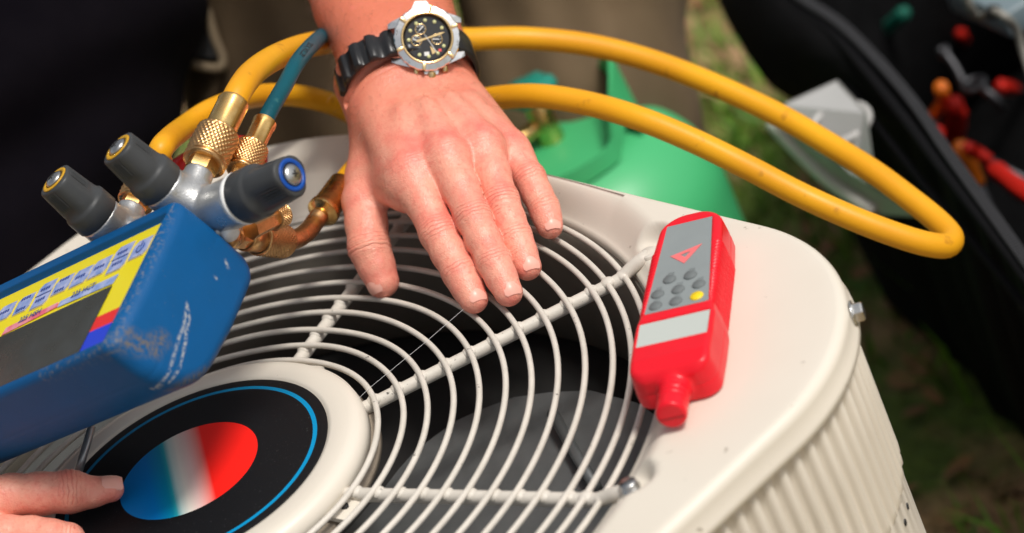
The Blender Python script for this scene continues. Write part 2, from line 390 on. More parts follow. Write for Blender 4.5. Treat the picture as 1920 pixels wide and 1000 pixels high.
# small holes below the ribs at the front corner
for px, py in ((1692, 952), (1690, 980)):
    q = pz(px, py, -0.128); d2 = np.linalg.norm(BP - A([q[0], q[1], 0]), axis=1); i = int(np.argmin(d2))
    c = BP[i] + A([0, 0, -0.128 + (0.006 if px == 1697 else 0)]); mk('drain_hole', *cyl(c - BN[i] * 0.003, c + BN[i] * 0.0006, 0.0021, segs=12), BLACK, ac)
# inside: throat of the fan, dark space below
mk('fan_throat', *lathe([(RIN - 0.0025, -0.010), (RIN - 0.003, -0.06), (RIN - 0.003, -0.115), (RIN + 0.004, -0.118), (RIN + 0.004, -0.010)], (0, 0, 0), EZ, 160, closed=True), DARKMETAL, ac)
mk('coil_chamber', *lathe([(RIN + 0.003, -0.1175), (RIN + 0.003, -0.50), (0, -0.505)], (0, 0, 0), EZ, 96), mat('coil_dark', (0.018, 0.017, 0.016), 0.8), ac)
# rings
n = 260; th = np.linspace(0, 2 * math.pi, n, endpoint=False)
for k, r in enumerate(RINGS):
    wob = 0.00035 * np.sin(3 * th + k * 1.7) + 0.00025 * np.sin(7 * th + k * 2.9)
    zk = -0.0012 * max(0, k - 8)
    path = np.stack([(r + wob) * np.cos(th), (r + wob) * np.sin(th), zk + wob * 0.8], 1)
    mk('grille_ring', *tube(path, 0.00195, 10, closed=True), WIRE, ac, origin=(0, 0, 0))
# spokes, with the coating pooled where the rings cross
for ph in SPK:
    d = A([math.cos(ph), math.sin(ph), 0]); s = A([-d[1], d[0], 0])
    pts = [d * r + A([0, 0, -0.0055 + 0.0060 * float(sm((r - .285) / .02))]) for r in np.linspace(0.095, 0.3105, 40)]
    rad = [0.0043] * 38 + [0.0046, 0.0048]
    V1, F1 = tube(pts, rad, 14)
    V1 = V1.copy(); c0 = V1 @ d; lat = V1 @ s
    g = [(V1, F1)]
    for k, r in enumerate(RINGS):
        c = d * r + A([0, 0, -0.0034]); vv, ff = lathe([(0, -1), (.38, -.92), (.71, -.71), (.92, -.38), (1, 0), (.92, .38), (.71, .71), (.38, .92), (0, 1)], (0, 0, 0), EZ, 14)
        g.append((c + np.outer(vv @ d if False else vv[:, 0], d) * 0.0052 + np.outer(vv[:, 1], s) * 0.0050 + np.outer(vv[:, 2], EZ) * 0.0034, ff))
    e = d * 0.3115 + A([0, 0, 0.0002]); g.append(cyl(e - EZ * 0.004, e + EZ * 0.0035, 0.0066, segs=20, bev=0.001))
    mk('grille_spoke', *join(*g), WIRE, ac)
for k in (0,):
    d = A([math.cos(SPK[k]), math.sin(SPK[k]), 0]); e = d * 0.3120 + A([0, 0, 0.0037])
    sc = mk('pocket_screw', *lathe([(0.0062, 0), (0.0062, 0.001), (0.0055, 0.0014), (0.0052, 0.0042), (0.0045, 0.005), (0, 0.005)], e, EZ, 18), STEEL, ac)
    mk('screw_slot', *boxg(e + EZ * 0.0049, (nrm(d + A([.5, .8, 0])), nrm(np.cross(EZ, nrm(d + A([.5, .8, 0])))), EZ), (0.0048, 0.0006, 0.0003)), BLACK, sc)
# hub
hub = mk('hub_cover', *lathe([(0, 0.0080), (0.0905, 0.0080), (0.0912, 0.0090), (0.0935, 0.0096), (0.1035, 0.0093), (0.1085, 0.0080), (0.1115, 0.0050), (0.1126, 0.0005), (0.1128, -0.0055), (0.1118, -0.0062), (0.06, -0.0062)], (0, 0, 0), EZ, 128), BEIGE, ac)
mk('hub_band', *lathe([(0.1065, -0.0070), (0.1155, -0.0100), (0.1165, -0.0145), (0.1065, -0.0145)], (0, 0, 0), EZ, 96, closed=True), mat('band_tan', (0.42, 0.35, 0.27), 0.5, var=(0.25, 0.2, 0.15), scale=40), ac)
for a0 in (-45.5, -45.5 + 90, -45.5 + 180, -45.5 + 270):
    a = math.radians(a0); d = A([math.cos(a), math.sin(a), 0]); s = A([-d[1], d[0], 0])
    tb = mk('hub_tab', *prism([d * 0.105 - s * 0.0125 - EZ * .001, d * 0.1245 - s * 0.0085 - EZ * 0.0075, d * 0.1245 + s * 0.0085 - EZ * 0.0075, d * 0.105 + s * 0.0125 - EZ * .001], -EZ, 0.003), BEIGE, hub, smooth=False)
    c = d * 0.1175 + s * 0.0005 - EZ * 0.0056; mk('tab_hole', *cyl(c - EZ * .001, c + EZ * 0.0012, 0.0027, segs=14), BLACK, tb)
def emblem_material():
    m = bpy.data.materials.new('printed_emblem'); m.use_nodes = True; nt = m.node_tree; b = nt.nodes['Principled BSDF']; b.inputs['Roughness'].default_value = 0.5; b.inputs['Specular IOR Level'].default_value = 0.22
    L = nt.links.new; tc = nt.nodes.new('ShaderNodeTexCoord'); sp = nt.nodes.new('ShaderNodeSeparateXYZ'); L(tc.outputs['Object'], sp.inputs[0])
    def math_(op, a, b_=None):
        n = nt.nodes.new('ShaderNodeMath'); n.operation = op
        for i, v in enumerate((a, b_)):
            if v is None: continue
            if isinstance(v, (int, float)): n.inputs[i].default_value = v
            else: L(v, n.inputs[i])
        return n.outputs[0]
    x, y = sp.outputs[0], sp.outputs[1]
    r = math_('SQRT', math_('ADD', math_('MULTIPLY', x, x), math_('MULTIPLY', y, y)))
    x2, y2 = math_('ADD', x, 0.0005), math_('SUBTRACT', y, 0.004)
    r2 = math_('SQRT', math_('ADD', math_('MULTIPLY', x2, x2), math_('MULTIPLY', y2, y2)))
    ring = math_('MULTIPLY', math_('GREATER_THAN', r, 0.0806), math_('LESS_THAN', r, 0.0834))
    disc = math_('LESS_THAN', r2, 0.0455)
    sd = nrm(pz(398, 925, .01) - pz(368, 800, .01)); g = nrm(np.cross(sd, EZ)); g = g if g[0] > 0 else -g
    t = math_('ADD', math_('MULTIPLY', x2, float(g[0])), math_('MULTIPLY', y2, float(g[1])))
    t = math_('ADD', math_('DIVIDE', t, 0.091), 0.5)
    ramp = nt.nodes.new('ShaderNodeValToRGB'); e = ramp.color_ramp.elements; L(t, ramp.inputs[0])
    e[0].position = 0.22; e[0].color = (0.0, 0.19, 0.55, 1); e[1].position = 0.64; e[1].color = (0.95, 0.014, 0.008, 1)
    for p_, c_ in ((0.33, (0.0, 0.24, 0.40, 1)), (0.36, (0.02, 0.34, 0.40, 1)), (0.40, (0.50, 0.62, 0.58, 1)), (0.45, (0.72, 0.66, 0.58, 1)), (0.52, (0.76, 0.50, 0.46, 1)), (0.595, (0.80, 0.22, 0.19, 1))):
        k = e.new(p_); k.color = c_
    nz = nt.nodes.new('ShaderNodeTexNoise'); nz.inputs['Scale'].default_value = 700; nz.inputs['Detail'].default_value = 3; L(tc.outputs['Object'], nz.inputs['Vector'])
    bk = nt.nodes.new('ShaderNodeValToRGB'); bk.color_ramp.elements[0].position = 0.66; bk.color_ramp.elements[0].color = (0.006, 0.006, 0.007, 1); bk.color_ramp.elements[1].position = 0.80; bk.color_ramp.elements[1].color = (0.09, 0.09, 0.09, 1)
    L(nz.outputs[0], bk.inputs[0])
    m1 = nt.nodes.new('ShaderNodeMix'); m1.data_type = 'RGBA'; L(ring, m1.inputs[0]); L(bk.outputs[0], m1.inputs[6]); m1.inputs[7].default_value = (0.0, 0.24, 0.48, 1)
    m2 = nt.nodes.new('ShaderNodeMix'); m2.data_type = 'RGBA'; L(disc, m2.inputs[0]); L(m1.outputs[2], m2.inputs[6]); L(ramp.outputs[0], m2.inputs[7])
    L(m2.outputs[2], b.inputs['Base Color'])
    nb = nt.nodes.new('ShaderNodeTexNoise'); nb.inputs['Scale'].default_value = 1800; L(tc.outputs['Object'], nb.inputs['Vector'])
    bp = nt.nodes.new('ShaderNodeBump'); bp.inputs['Strength'].default_value = 0.12; bp.inputs['Distance'].default_value = 0.0005; L(nb.outputs[0], bp.inputs['Height']); L(bp.outputs[0], b.inputs['Normal'])
    return m
mk('emblem_disc', *lathe([(0.0902, 0.0081), (0.0902, 0.0086), (0.0898, 0.0088), (0, 0.0088)], (0, 0, 0), EZ, 128), emblem_material(), hub, origin=(0, 0, 0))
# fan: motor and pitched blades
mk('fan_motor', *lathe([(0, -0.012), (0.062, -0.012), (0.066, -0.018), (0.066, -0.13), (0, -0.13)], (0, 0, 0), EZ, 48), BLACK, ac)
def blade(a0):
    V = []; nu, nv = 22, 14; tt = 0.0012
    for side in (0, 1):
        for i in range(nu):
            for j in range(nv):
                s = j / (nv - 1); r = 0.06 + 0.225 * s; f = i / (nu - 1)
                lead = np.interp(r, [.06, .09, .14, .18, .215, .25, .268, .285], [18, 26, 33, 31, 25, 14, 5, -6]); trail = np.interp(r, [.06, .15, .25, .285], [-52, -66, -80, -82])
                th_ = a0 + math.radians(lead + (trail - lead) * f)
                z = -0.092 + 0.034 * f * (1.1 - 0.3 * s) - 0.014 * math.sin(f * math.pi) * (.4 + .6 * s) - side * tt
                rr = r
                V.append((rr * math.cos(th_), rr * math.sin(th_), z))
    F = []; k = nu * nv
    for i in range(nu - 1):
        for j in range(nv - 1):
            q = (i * nv + j, (i + 1) * nv + j, (i + 1) * nv + j + 1, i * nv + j + 1); F.append(q); F.append(tuple(k + x for x in q[::-1]))
    rim = [i * nv for i in range(nu)] + [(nu - 1) * nv + j for j in range(1, nv)] + [i * nv + nv - 1 for i in range(nu - 2, -1, -1)] + [j for j in range(nv - 2, 0, -1)]
    for a_, b_ in zip(rim, rim[1:] + rim[:1]): F.append((a_, b_, b_ + k, a_ + k))
    return V, F
for q in range(2):
    V, F = blade(math.radians(180 * q)); bl = mk('fan_blade', V, F, FANGREY, ac, sharp=40)
    if q == 0:
        rb0, rb1 = pz(1036, 775, -.082), pz(1118, 915, -.080); mk('blade_rib', *tube([rb0, rb0 * .5 + rb1 * .5 + A([0, 0, -.004]), rb1], .0038, 10), FANGREY, bl)
# bolt on the skirt at the corner
q = pz(1584, 600, 0.0); i = int(np.argmin(np.linalg.norm(OP - A([q[0], q[1], 0]), axis=1))); c = OP[i] + A([0, 0, 0.0025]) + ON[i] * 0.0005
bo = mk('skirt_bolt', *lathe([(0.0078, 0), (0.0078, 0.0012), (0, 0.0012)], c, ON[i], 24), STEEL, ac)
mk('bolt_head', *lathe([(0.0062, 0.001), (0.0062, 0.0058), (0.0054, 0.0068), (0, 0.0068)], c, ON[i], 6), STEEL, bo, smooth=False)
# ------------------------------------------------------------------ red handheld meter lying on the cover
EL = nrm([-.355, -.935, 0]); EW = nrm([.935, -.355, 0]); MO = A([.3, -.1, 0.0])
def ml(l, w, z): return MO + EL * (l / 1000) + EW * (w / 1000) + EZ * (z / 1000)
RED = mat('red_plastic', (0.78, 0.008, 0.020), 0.34, var=(0.72, 0.007, 0.018), scale=30, bump=0.03, bscale=900, spec=.35)
GREYP = mat('grey_keypad', (0.255, 0.28, 0.28), 0.5, spec=.3, var=(0.235, 0.26, 0.26), scale=40)
meter = thing('handheld_meter', ml(0, 6.5, 13.6), 'red handheld air meter with grey keypad lying on the beige cover', 'meter')
M3 = np.stack([EL, EW, EZ])
def meter_sdf(p):
    q = (p - MO) @ M3.T * 1000; l, w, z = q.T
    hw = np.interp(l, [-105, -98, -85, -60, -30, 2, 12, 30, 52, 62], [16, 18.5, 21, 22.8, 23.2, 23.6, 25.2, 25.4, 25.0, 23.8])
    grip = ((l > -62) & (l < 3)); rg_ = np.where(grip, 0.5 * np.cos(l * 2 * np.pi / 3.3) * np.clip((np.abs(w - 7.0) - 17.6) / 1.5, 0, 1), 0); hw = hw + rg_
    zt = np.interp(l, [-100, -60, 0, 48, 58, 66], [39, 39.6, 40, 40, 38.2, 32.0]); zb = 13.6
    # straight top chamfer to the face: the face is narrower than the flanks
    zc = (zt + zb) / 2; hz = (zt - zb) / 2; lc = -18.0; hl = 80.0; R = 3.2
    tap = np.clip((z - 24) / 16, 0, 1) * 1.5
    dl = np.abs(l - lc) - (hl - R) ; dw = np.abs(w - 7.0) - (hw - tap - R); dz = np.abs(z - zc) - (hz - R)
    # plan corners rounder than the edges
    rc = np.where(l < 0, 11.0, 6.0); dpl = np.hypot(np.maximum(dl + rc, 0), np.maximum(dw + rc, 0)) - rc + np.minimum(np.maximum(dl, dw) + rc, 0)
    d = np.hypot(np.maximum(dpl, 0), np.maximum(dz, 0)) + np.minimum(np.maximum(dpl, dz), 0) - R
    d = d - rg_ * np.clip((z - 30) / 6, 0, 1) + 0.45 * np.exp(-((z - 24.5) / 0.7) ** 2)
    # probe neck
    pl = np.clip(l, 40, 86); dr = np.hypot(w - 7.5, z - 25.5)
    rad = 8.9 - 0.5 * np.where((l > 64) & (l < 78), np.clip(np.cos((l - 64) * 2 * np.pi / 4.6), -1, 0.2) * -1, 0) * 1.4
    pr = np.hypot(np.maximum(dr - rad + 2, 0), np.maximum(l - 85, 0)) - 2 + np.minimum(np.maximum(dr - rad + 2, l - 85), 0)
    pr = np.maximum(pr, 30 - l)
    sh = cap(q, (50, 7.5, 25), (64, 7.5, 25.5), 12.0, 8.4)
    d = smin(d, smin(sh, pr, 2.0), 3.0)
    # recesses for the keypad and the display
    def rec(l0, l1, a0, a1, b0, b1, dp):
        f = (l - l0) / (l1 - l0); lo = a0 + (a1 - a0) * f; hi = b0 + (b1 - b0) * f
        return np.maximum(np.maximum(np.maximum(l0 - l, l - l1), np.maximum(lo - w, w - hi)), (zt - dp) - z)
    d = np.maximum(d, -rec(-88, 2.6, -7.8, -12.6, 21.0, 26.8, 1.0)); d = np.maximum(d, -rec(11, 34, -14.6, -14.6, 28.6, 28.6, 1.4))
    return d / 1000
Vm, Fm = nets(meter_sdf, ml(0, 6.5, 26) - A([.115, .125, .018]), ml(0, 6.5, 26) + A([.115, .125, .018]), 0.00075)
mb = mk('meter_body', Vm, Fm, RED, meter)
mk('keypad', *prism([ml(-87.6, -7.6, 38.6), ml(-87.6, 20.8, 38.6), ml(2.2, 26.6, 39.2), ml(2.2, -12.4, 39.2)], EZ, 0.0003), GREYP, meter, smooth=False)
lcd = mk('display', *prism([ml(11.5, -14.2, 38.9), ml(11.5, 28.2, 38.9), ml(33.5, 28.2, 38.9), ml(33.5, -14.2, 38.9)], EZ, 0.0003), mat('lcd_grey', (0.50, 0.53, 0.49), 0.12), meter, smooth=False)
mk('display_digits', *textg('81.5', 0.013, ml(23, 6, 39.25), -EW, -EL, 0.0002), mat('lcd_digit', (0.28, 0.31, 0.285), 0.4), lcd, smooth=False)
RUB = mat('grey_rubber', (0.15, 0.165, 0.165), 0.6, spec=.3); YEL = mat('yellow_key', (0.85, 0.60, 0.01), 0.4); MARK = mat('grey_print', (0.20, 0.22, 0.22), 0.5)
keys = [(-28.7, 0, 0), (-28, 12.8, 0), (-16.4, 19.1, 0), (-15.9, 6.5, 0), (-15.8, -6, 0), (-4.1, -6.1, 0), (-4.2, 6.3, 0), (-4.7, 18.9, 1)]
for l, w, y in keys:
    e = ml(l, w, 39.0)
    kb = mk('button', *lathe([(0.0041, 0), (0.0041, 0.0008), (0.0036, 0.0014), (0, 0.0016)], e, EZ, 24, mod=lambda t, r, h: r * np.ones_like(t)), YEL if y else RUB, meter)
    if y: kb['label'] = 'yellow round button'
    if not y:
        for q in range(2): mk('key_print', *boxg(ml(l - 5.4 - 1.5 * q, w + 0.4 * q, 39.3 + (0.05 if q else 0)), (EW, EL, EZ), (0.0024 - 0.0005 * q, 0.0004, 0.00015)), MARK, kb, smooth=False)
# triangle mark on the keypad: ring-shaped triangle
o3 = [ml(-53.5, -2.2, 39.25), ml(-59.5, 17.2, 39.25), ml(-42.5, 7.6, 39.3)]; c3 = sum(o3) / 3; i3 = [c3 + (p - c3) * 0.30 for p in o3]
V = np.array(o3 + i3 + [p + EZ * .0002 for p in o3 + i3]); F = [(6 + i, 6 + (i + 1) % 3, 9 + (i + 1) % 3, 9 + i) for i in range(3)] + [(i, (i + 1) % 3, 6 + (i + 1) % 3, 6 + i) for i in range(3)]
mk('triangle_mark', V, F, mat('pink_print', (0.80, 0.17, 0.17), 0.45), meter, smooth=False)
mk('probe_slot', *boxg(ml(86.9, 7.5, 24), (EW, EZ, EL), (0.0075, 0.0003, 0.0004)), mat('dark_red', (0.25, 0.004, 0.006), 0.5), meter, smooth=False)
# ------------------------------------------------------------------ blue digital manifold
GU = nrm([0.7405, -0.5961, 0.3103]); GV = A([-0.5679, -0.8020, -0.1855]); GV = nrm(GV - GU * np.dot(GU, GV)); GW = np.cross(GU, GV)
if GW[2] > 0: GW = -GW
G0 = pd(335, 375, 1.77); G3 = np.stack([GU, GV, GW])
def gl(u, v, w): return G0 + GU * (u / 1000) + GV * (v / 1000) + GW * (w / 1000)
def gp(x, y, w=4.0):
    q = rp(x, y, gl(0, 0, w), GW) - G0; return float(q @ GU) * 1000, float(q @ GV) * 1000
gauge = thing('manifold_gauge', gl(-125, 55, 70), 'blue digital manifold gauge with yellow keypad and three grey valve knobs', 'gauge')
UL = -250.0
def boot_sdf(p):
    q = (p - G0) @ G3.T * 1000; u, v, w = q.T
    def rbox(c, h, r):
        d = [np.abs(x - a) - (b - r) for x, a, b in zip((u, v, w), c, h)]
        return np.sqrt(sum(np.maximum(x, 0) ** 2 for x in d)) + np.minimum(np.maximum(np.maximum(d[0], d[1]), d[2]), 0) - r
    # cross-section v-w: square front, rounded back with a big radius at the lower back
    dv = np.abs(v - 53) - 58.0; dw0 = -w
    dw = w - 69.0
    def corner(a, b, r): return np.hypot(np.maximum(a + r, 0), np.maximum(b + r, 0)) - r + np.minimum(np.maximum(a, b) + r, 0)
    back = np.where(v > 45, corner(dv, dw + 0.05 * np.maximum(v - 45, 0), 40.0), corner(dv, dw, 15.0)); front = corner(dv, dw0, 6.0)
    sec = np.where(w > 25, back, front)
    # the end bulges a little in the middle of its depth
    end = np.where(u > UL / 2, u - (3.5 - 0.0016 * (w - 34) ** 2 - 0.0010 * (v - 60) ** 2), UL - u)
    d = corner(sec, end, 9.0) * 0.92
    # step of the end-cap and the front lip
    d = d + 0.5 * np.exp(-((w - 33) / 1.0) ** 2) * (sec > -14) * 0.6
    cut = np.maximum(np.maximum(-u + UL + 14, u + 10.5), np.maximum(8.5 - v, v - 103.5)); cut = np.maximum(cut, w - 4.2)
    # sloping walls of the recess
    cut = cut - np.clip(4.2 - w, 0, 5) * 0.55
    return np.maximum(d, -cut) / 1000
cn = np.array([gl(u, v, w) for u in (UL - 3, 6) for v in (-7, 115) for w in (-3, 73)])
def local_nets(f, M, o, lo, hi, h):
    """nets in a turned local frame: M rows are axes, o origin (metres)"""
    g = lambda q: f(o + q @ M); V, F = nets(g, lo, hi, h); V = o + V @ M
    if np.linalg.det(M) < 0: F = F[:, ::-1]
    return V, F
Vb, Fb = local_nets(boot_sdf, G3, G0, A([UL - 4, -9, -3]) / 1000, A([8, 117, 74]) / 1000, 0.0011)
def boot_material():
    m = bpy.data.materials.new('blue_rubber'); m.use_nodes = True; nt = m.node_tree; b = nt.nodes['Principled BSDF']; L = nt.links.new
    tc = nt.nodes.new('ShaderNodeTexCoord'); nz = nt.nodes.new('ShaderNodeTexNoise'); nz.inputs['Scale'].default_value = 60; nz.inputs['Detail'].default_value = 8; L(tc.outputs['Object'], nz.inputs['Vector'])
    base = nt.nodes.new('ShaderNodeMix'); base.data_type = 'RGBA'; base.inputs[6].default_value = (0.002, 0.088, 0.265, 1); base.inputs[7].default_value = (0.002, 0.074, 0.215, 1); L(nz.outputs[0], base.inputs[0])
    def mask(name, lo, hi, amt):
        at = nt.nodes.new('ShaderNodeAttribute'); at.attribute_name = name
        n2 = nt.nodes.new('ShaderNodeTexNoise'); n2.inputs['Scale'].default_value = 420; n2.inputs['Detail'].default_value = 6; L(tc.outputs['Object'], n2.inputs['Vector'])
        r = nt.nodes.new('ShaderNodeMapRange'); r.inputs[1].default_value = lo; r.inputs[2].default_value = hi; L(n2.outputs[0], r.inputs[0])
        mu = nt.nodes.new('ShaderNodeMath'); mu.operation = 'MULTIPLY'; L(at.outputs['Fac'], mu.inputs[0]); L(r.outputs[0], mu.inputs[1])
        m2 = nt.nodes.new('ShaderNodeMath'); m2.operation = 'MULTIPLY'; L(mu.outputs[0], m2.inputs[0]); m2.inputs[1].default_value = amt; m2.use_clamp = True
        return m2.outputs[0]
    last = base.outputs[2]
    for name, lo, hi, amt, col in (('grime', 0.35, 0.65, 0.95, (0.16, 0.13, 0.085, 1)), ('scratch', 0.38, 0.60, 1.0, (0.42, 0.43, 0.43, 1)), ('edgewear', 0.50, 0.66, 0.55, (0.20, 0.20, 0.19, 1))):
        x = nt.nodes.new('ShaderNodeMix'); x.data_type = 'RGBA'; L(mask(name, lo, hi, amt), x.inputs[0]); L(last, x.inputs[6]); x.inputs[7].default_value = col; last = x.outputs[2]
    sp = nt.nodes.new('ShaderNodeTexNoise'); sp.inputs['Scale'].default_value = 900; sp.inputs['Detail'].default_value = 2; L(tc.outputs['Object'], sp.inputs['Vector'])
    sr = nt.nodes.new('ShaderNodeMapRange'); sr.inputs[1].default_value = 0.73; sr.inputs[2].default_value = 0.80; sr.inputs[4].default_value = 0.5; L(sp.outputs[0], sr.inputs[0])
    x = nt.nodes.new('ShaderNodeMix'); x.data_type = 'RGBA'; L(sr.outputs[0], x.inputs[0]); L(last, x.inputs[6]); x.inputs[7].default_value = (0.30, 0.27, 0.22, 1)
    L(x.outputs[2], b.inputs['Base Color']); b.inputs['Roughness'].default_value = 0.52; b.inputs['Specular IOR Level'].default_value = 0.18
    bp = nt.nodes.new('ShaderNodeBump'); bp.inputs['Strength'].default_value = 0.10; bp.inputs['Distance'].default_value = 0.001; L(sp.outputs[0], bp.inputs['Height']); L(bp.outputs[0], b.inputs['Normal'])
    return m
boot = mk('rubber_boot', Vb, Fb, boot_material(), gauge)
ql = (Vb - G0) @ G3.T * 1000
def endmask(pts, wid):       # strokes drawn on the end of the boot, in v-w millimetres
    P = np.array(pts, float); d = np.full(len(ql), 1e9)
    for a_, b_ in zip(P[:-1], P[1:]):
        ab = b_ - a_; t = np.clip(((ql[:, 1:] - a_) @ ab) / (ab @ ab), 0, 1); d = np.minimum(d, np.linalg.norm(ql[:, 1:] - a_ - t[:, None] * ab, axis=1))
    return np.clip(1 - d / wid, 0, 1) * (ql[:, 0] > -12)
def evw(x, y):
    q = rp(x, y, gl(1, 0, 0), GU) - G0; return float(q @ GV) * 1000, float(q @ GW) * 1000
sc = np.maximum.reduce([endmask([evw(*p) for p in pl], wd_) for pl, wd_ in (
    ([(346, 572), (341, 610), (330, 640), (318, 690), (303, 735)], 1.5), ([(340, 600), (345, 640), (335, 690), (322, 715)], 1.1), ([(347, 580), (350, 600), (340, 660)], 1.4), ([(304, 738), (312, 725)], 3.5), ([(423, 490), (427, 502)], 1.6), ([(400, 520), (404, 524)], 1.0))])
gr = np.maximum.reduce([0.9 * endmask([evw(*p) for p in pl], wd_) for pl, wd_ in (([(230, 640), (265, 650), (300, 640)], 9.0), ([(240, 625), (290, 660)], 7.0), ([(340, 725), (400, 690), (430, 640)], 5.0))])
ew = np.clip(1 - np.abs(ql[:, 2] - 1.5) / 3.5, 0, 1) * (np.abs(ql[:, 0] + 1) < 6) * (ql[:, 2] < 6)
ew = np.maximum(ew, np.clip(1 - np.hypot(ql[:, 1] - 109, ql[:, 2] - 3) / 8, 0, 1) * (ql[:, 0] > -70))
attr(boot, 'scratch', sc); attr(boot, 'grime', gr); attr(boot, 'edgewear', ew)
# face plate with its print
def flat(name, pts, m, lift, parent, th=0.00025, local=False):
    P = [gl(*(p if local else gp(*p)), 4.0 - lift) for p in pts]
    return mk(name, *prism(P, GW, th), m, parent, smooth=False)
YP = mat('yellow_plate', (0.84, 0.70, 0.005), 0.35); SCR = mat('display_glass', (0.028, 0.028, 0.022), 0.22, spec=.3, var=(0.034, 0.034, 0.027), scale=50, dirt=((0.10, 0.10, 0.09), 400, 0.72))
RP = mat('red_print', (0.80, 0.015, 0.012), 0.35); BP_ = mat('blue_print', (0.005, 0.04, 0.62), 0.35)
KEY = mat('blue_key', (0.20, 0.30, 0.62), 0.35, var=(0.45, 0.48, 0.70), scale=160, detail=1); KEYR = mat('pink_bar', (0.80, 0.14, 0.20), 0.35, var=(0.78, 0.38, 0.42), scale=120, detail=1)
BAR = mat('blue_bar', (0.24, 0.34, 0.66), 0.35, var=(0.52, 0.57, 0.75), scale=120, detail=1); EDGE = mat('key_outline', (0.66, 0.55, 0.25), 0.4); INK = mat('ink', (0.03, 0.06, 0.25), 0.5)
plate = flat('face_plate', [(UL + 13.5, 8), (-10, 8), (-10, 104), (UL + 13.5, 104)], YP, 0.0, gauge, 0.0008, True)
flat('red_stripe', [(-38, 74.5), (-10.2, 74.5), (-10.2, 86), (-38, 86)], RP, 0.25, plate, local=True)
flat('blue_stripe', [(UL + 14, 86), (-10.2, 86), (-10.2, 104), (UL + 14, 104)], BP_, 0.25, plate, local=True)
scr = flat('screen', [(UL + 16, 50), (-38, 50), (-38, 101), (UL + 16, 101)], SCR, 0.55, plate, local=True)
flat('label_bar', [(224, 514.5), (212, 533), (108, 578), (115, 566)], BAR, 0.6, plate); flat('pressure_bar', [(111, 567.5), (108, 577), (3.6, 630.5), (12.6, 616)], KEYR, 0.6, plate)
flat('label_bar', [(-122, 102), (-39, 102), (-39, 105), (-122, 105)], BAR, 0.6, plate, local=True); flat('pressure_bar', [(UL + 16, 102), (-122.5, 102), (-122.5, 105), (UL + 16, 105)], KEYR, 0.6, plate, local=True)
def gtext(s, size, x, y, par, name='lettering'):
    u, v = gp(x, y); mk(name, *textg(s, size, gl(u, v, 3.1), GU, -GV, 0.0, bold=0.00012), INK, par, smooth=False)
gtext('225 HCT', 0.0062, 158, 546, plate); gtext('225 HSH', 0.0062, 58, 594, plate)
kb = [[(260, 455.9), (286.6, 443.3), (272.6, 476.9), (241.1, 488.1)], [(223.6, 467.1), (252.3, 454.5), (230.6, 502.8), (199.8, 514.7)], [(180.2, 493.7), (211.7, 480.1), (196.3, 511.9), (166.9, 523.1)],
      [(144.5, 512.6), (175.3, 497.9), (160.6, 528.7), (131.2, 540.6)], [(111.6, 526.4), (139.2, 515), (127.2, 541.4), (94.8, 557.6)], [(84, 534.8), (106.8, 524.6), (85.8, 569.6), (54.6, 583.4)],
      [(42, 560.6), (67.8, 549.8), (51.6, 581), (24, 592.4)], [(7, 577), (32, 567), (18, 594.8), (-12, 608)]]
for i, q in enumerate(kb):
    L_ = np.array([gp(*p) for p in q]); c = L_.mean(0); u0, u1 = L_[:, 0].min() * .35 + L_[[0, 3], 0].mean() * .65, L_[:, 0].max() * .35 + L_[[1, 2], 0].mean() * .65; v0, v1 = L_[:2, 1].mean(), L_[2:, 1].mean()
    def rr(gw):
        a, b_, c_, d_ = u0 - gw, u1 + gw, v0 - gw, v1 + gw; k = 3.0
        return [(a + k, c_), (b_, c_), (b_, d_ - k), (b_ - k, d_), (a, d_), (a, c_ + k)]
    ko = flat('key_frame', rr(0.8), EDGE, 0.3, plate, local=True); kk = flat('key', rr(0.0), KEY, 0.7, ko, local=True)
    um, vm = (u0 + u1) / 2, (v0 + v1) / 2
    if i in (1, 5): flat('key_divider', [(u0, vm - .4), (u1, vm - .4), (u1, vm + .4), (u0, vm + .4)], INK, 0.95, ko, local=True)
    if i == 0:
        pth = [gl(um + 3.2 * math.sin(t), vm - 3.6 * math.cos(t), 3.1) for t in np.linspace(0.7, 2 * math.pi - 0.7, 24)]
        mk('power_symbol', *join(tube(pth, 0.00035, 6), cyl(gl(um, vm - 5, 3.1), gl(um, vm - 1, 3.1), 0.00035, segs=6)), INK, kk)
    else:
        for j in range(2 if i in (1, 4, 5, 6) else 1):
            vv = vm + (0 if i in (2, 3, 7) else (-4.5 if j == 0 else 4.5))
            for t_ in range(4): flat('key_print', [(um - 5 + t_ * 2.6, vv - 1.2), (um - 3.4 + t_ * 2.6, vv - 1.2), (um - 3.4 + t_ * 2.6, vv + 1.0), (um - 5 + t_ * 2.6, vv + 1.0)], INK, 0.95, kk, local=True)
# valve block
ALU = mat('cast_aluminium', (0.62, 0.62, 0.61), 0.34, 0.85, var=(0.50, 0.50, 0.49), scale=90, bump=0.25, bscale=900)
PAINT = mat('white_collar', (0.72, 0.72, 0.70), 0.35)
vb = lambda p: (p - G0) @ G3.T * 1000
def block_sdf(p):
    q = vb(p); d = cap(q, (-112, -20, 29), (14, -20, 29), 15.5, 15.5)
    d = np.maximum(d, q[:, 0] - 14)
    for uu in (-25.5, -89):
        e = cap(q, (uu, -20, 29), (uu, -20, -8), 15.0, 14.2); e = np.maximum(e, -1.5 - q[:, 2]); d = smin(d, e, 7)
    for (uu, ww) in ((-19, 13), (-88, 15), (-20, 38)):
        e = cap(q, (uu, -20, ww), (uu, -42, ww), 9.5, 9.0); e = np.maximum(e, -41 - q[:, 1]); d = smin(d, e, 4)
    return d / 1000
Vk, Fk = local_nets(block_sdf, G3, G0, A([-132, -46, -6]) / 1000, A([18, 4, 50]) / 1000, 0.0011)
block = mk('valve_block', Vk, Fk, ALU, gauge)
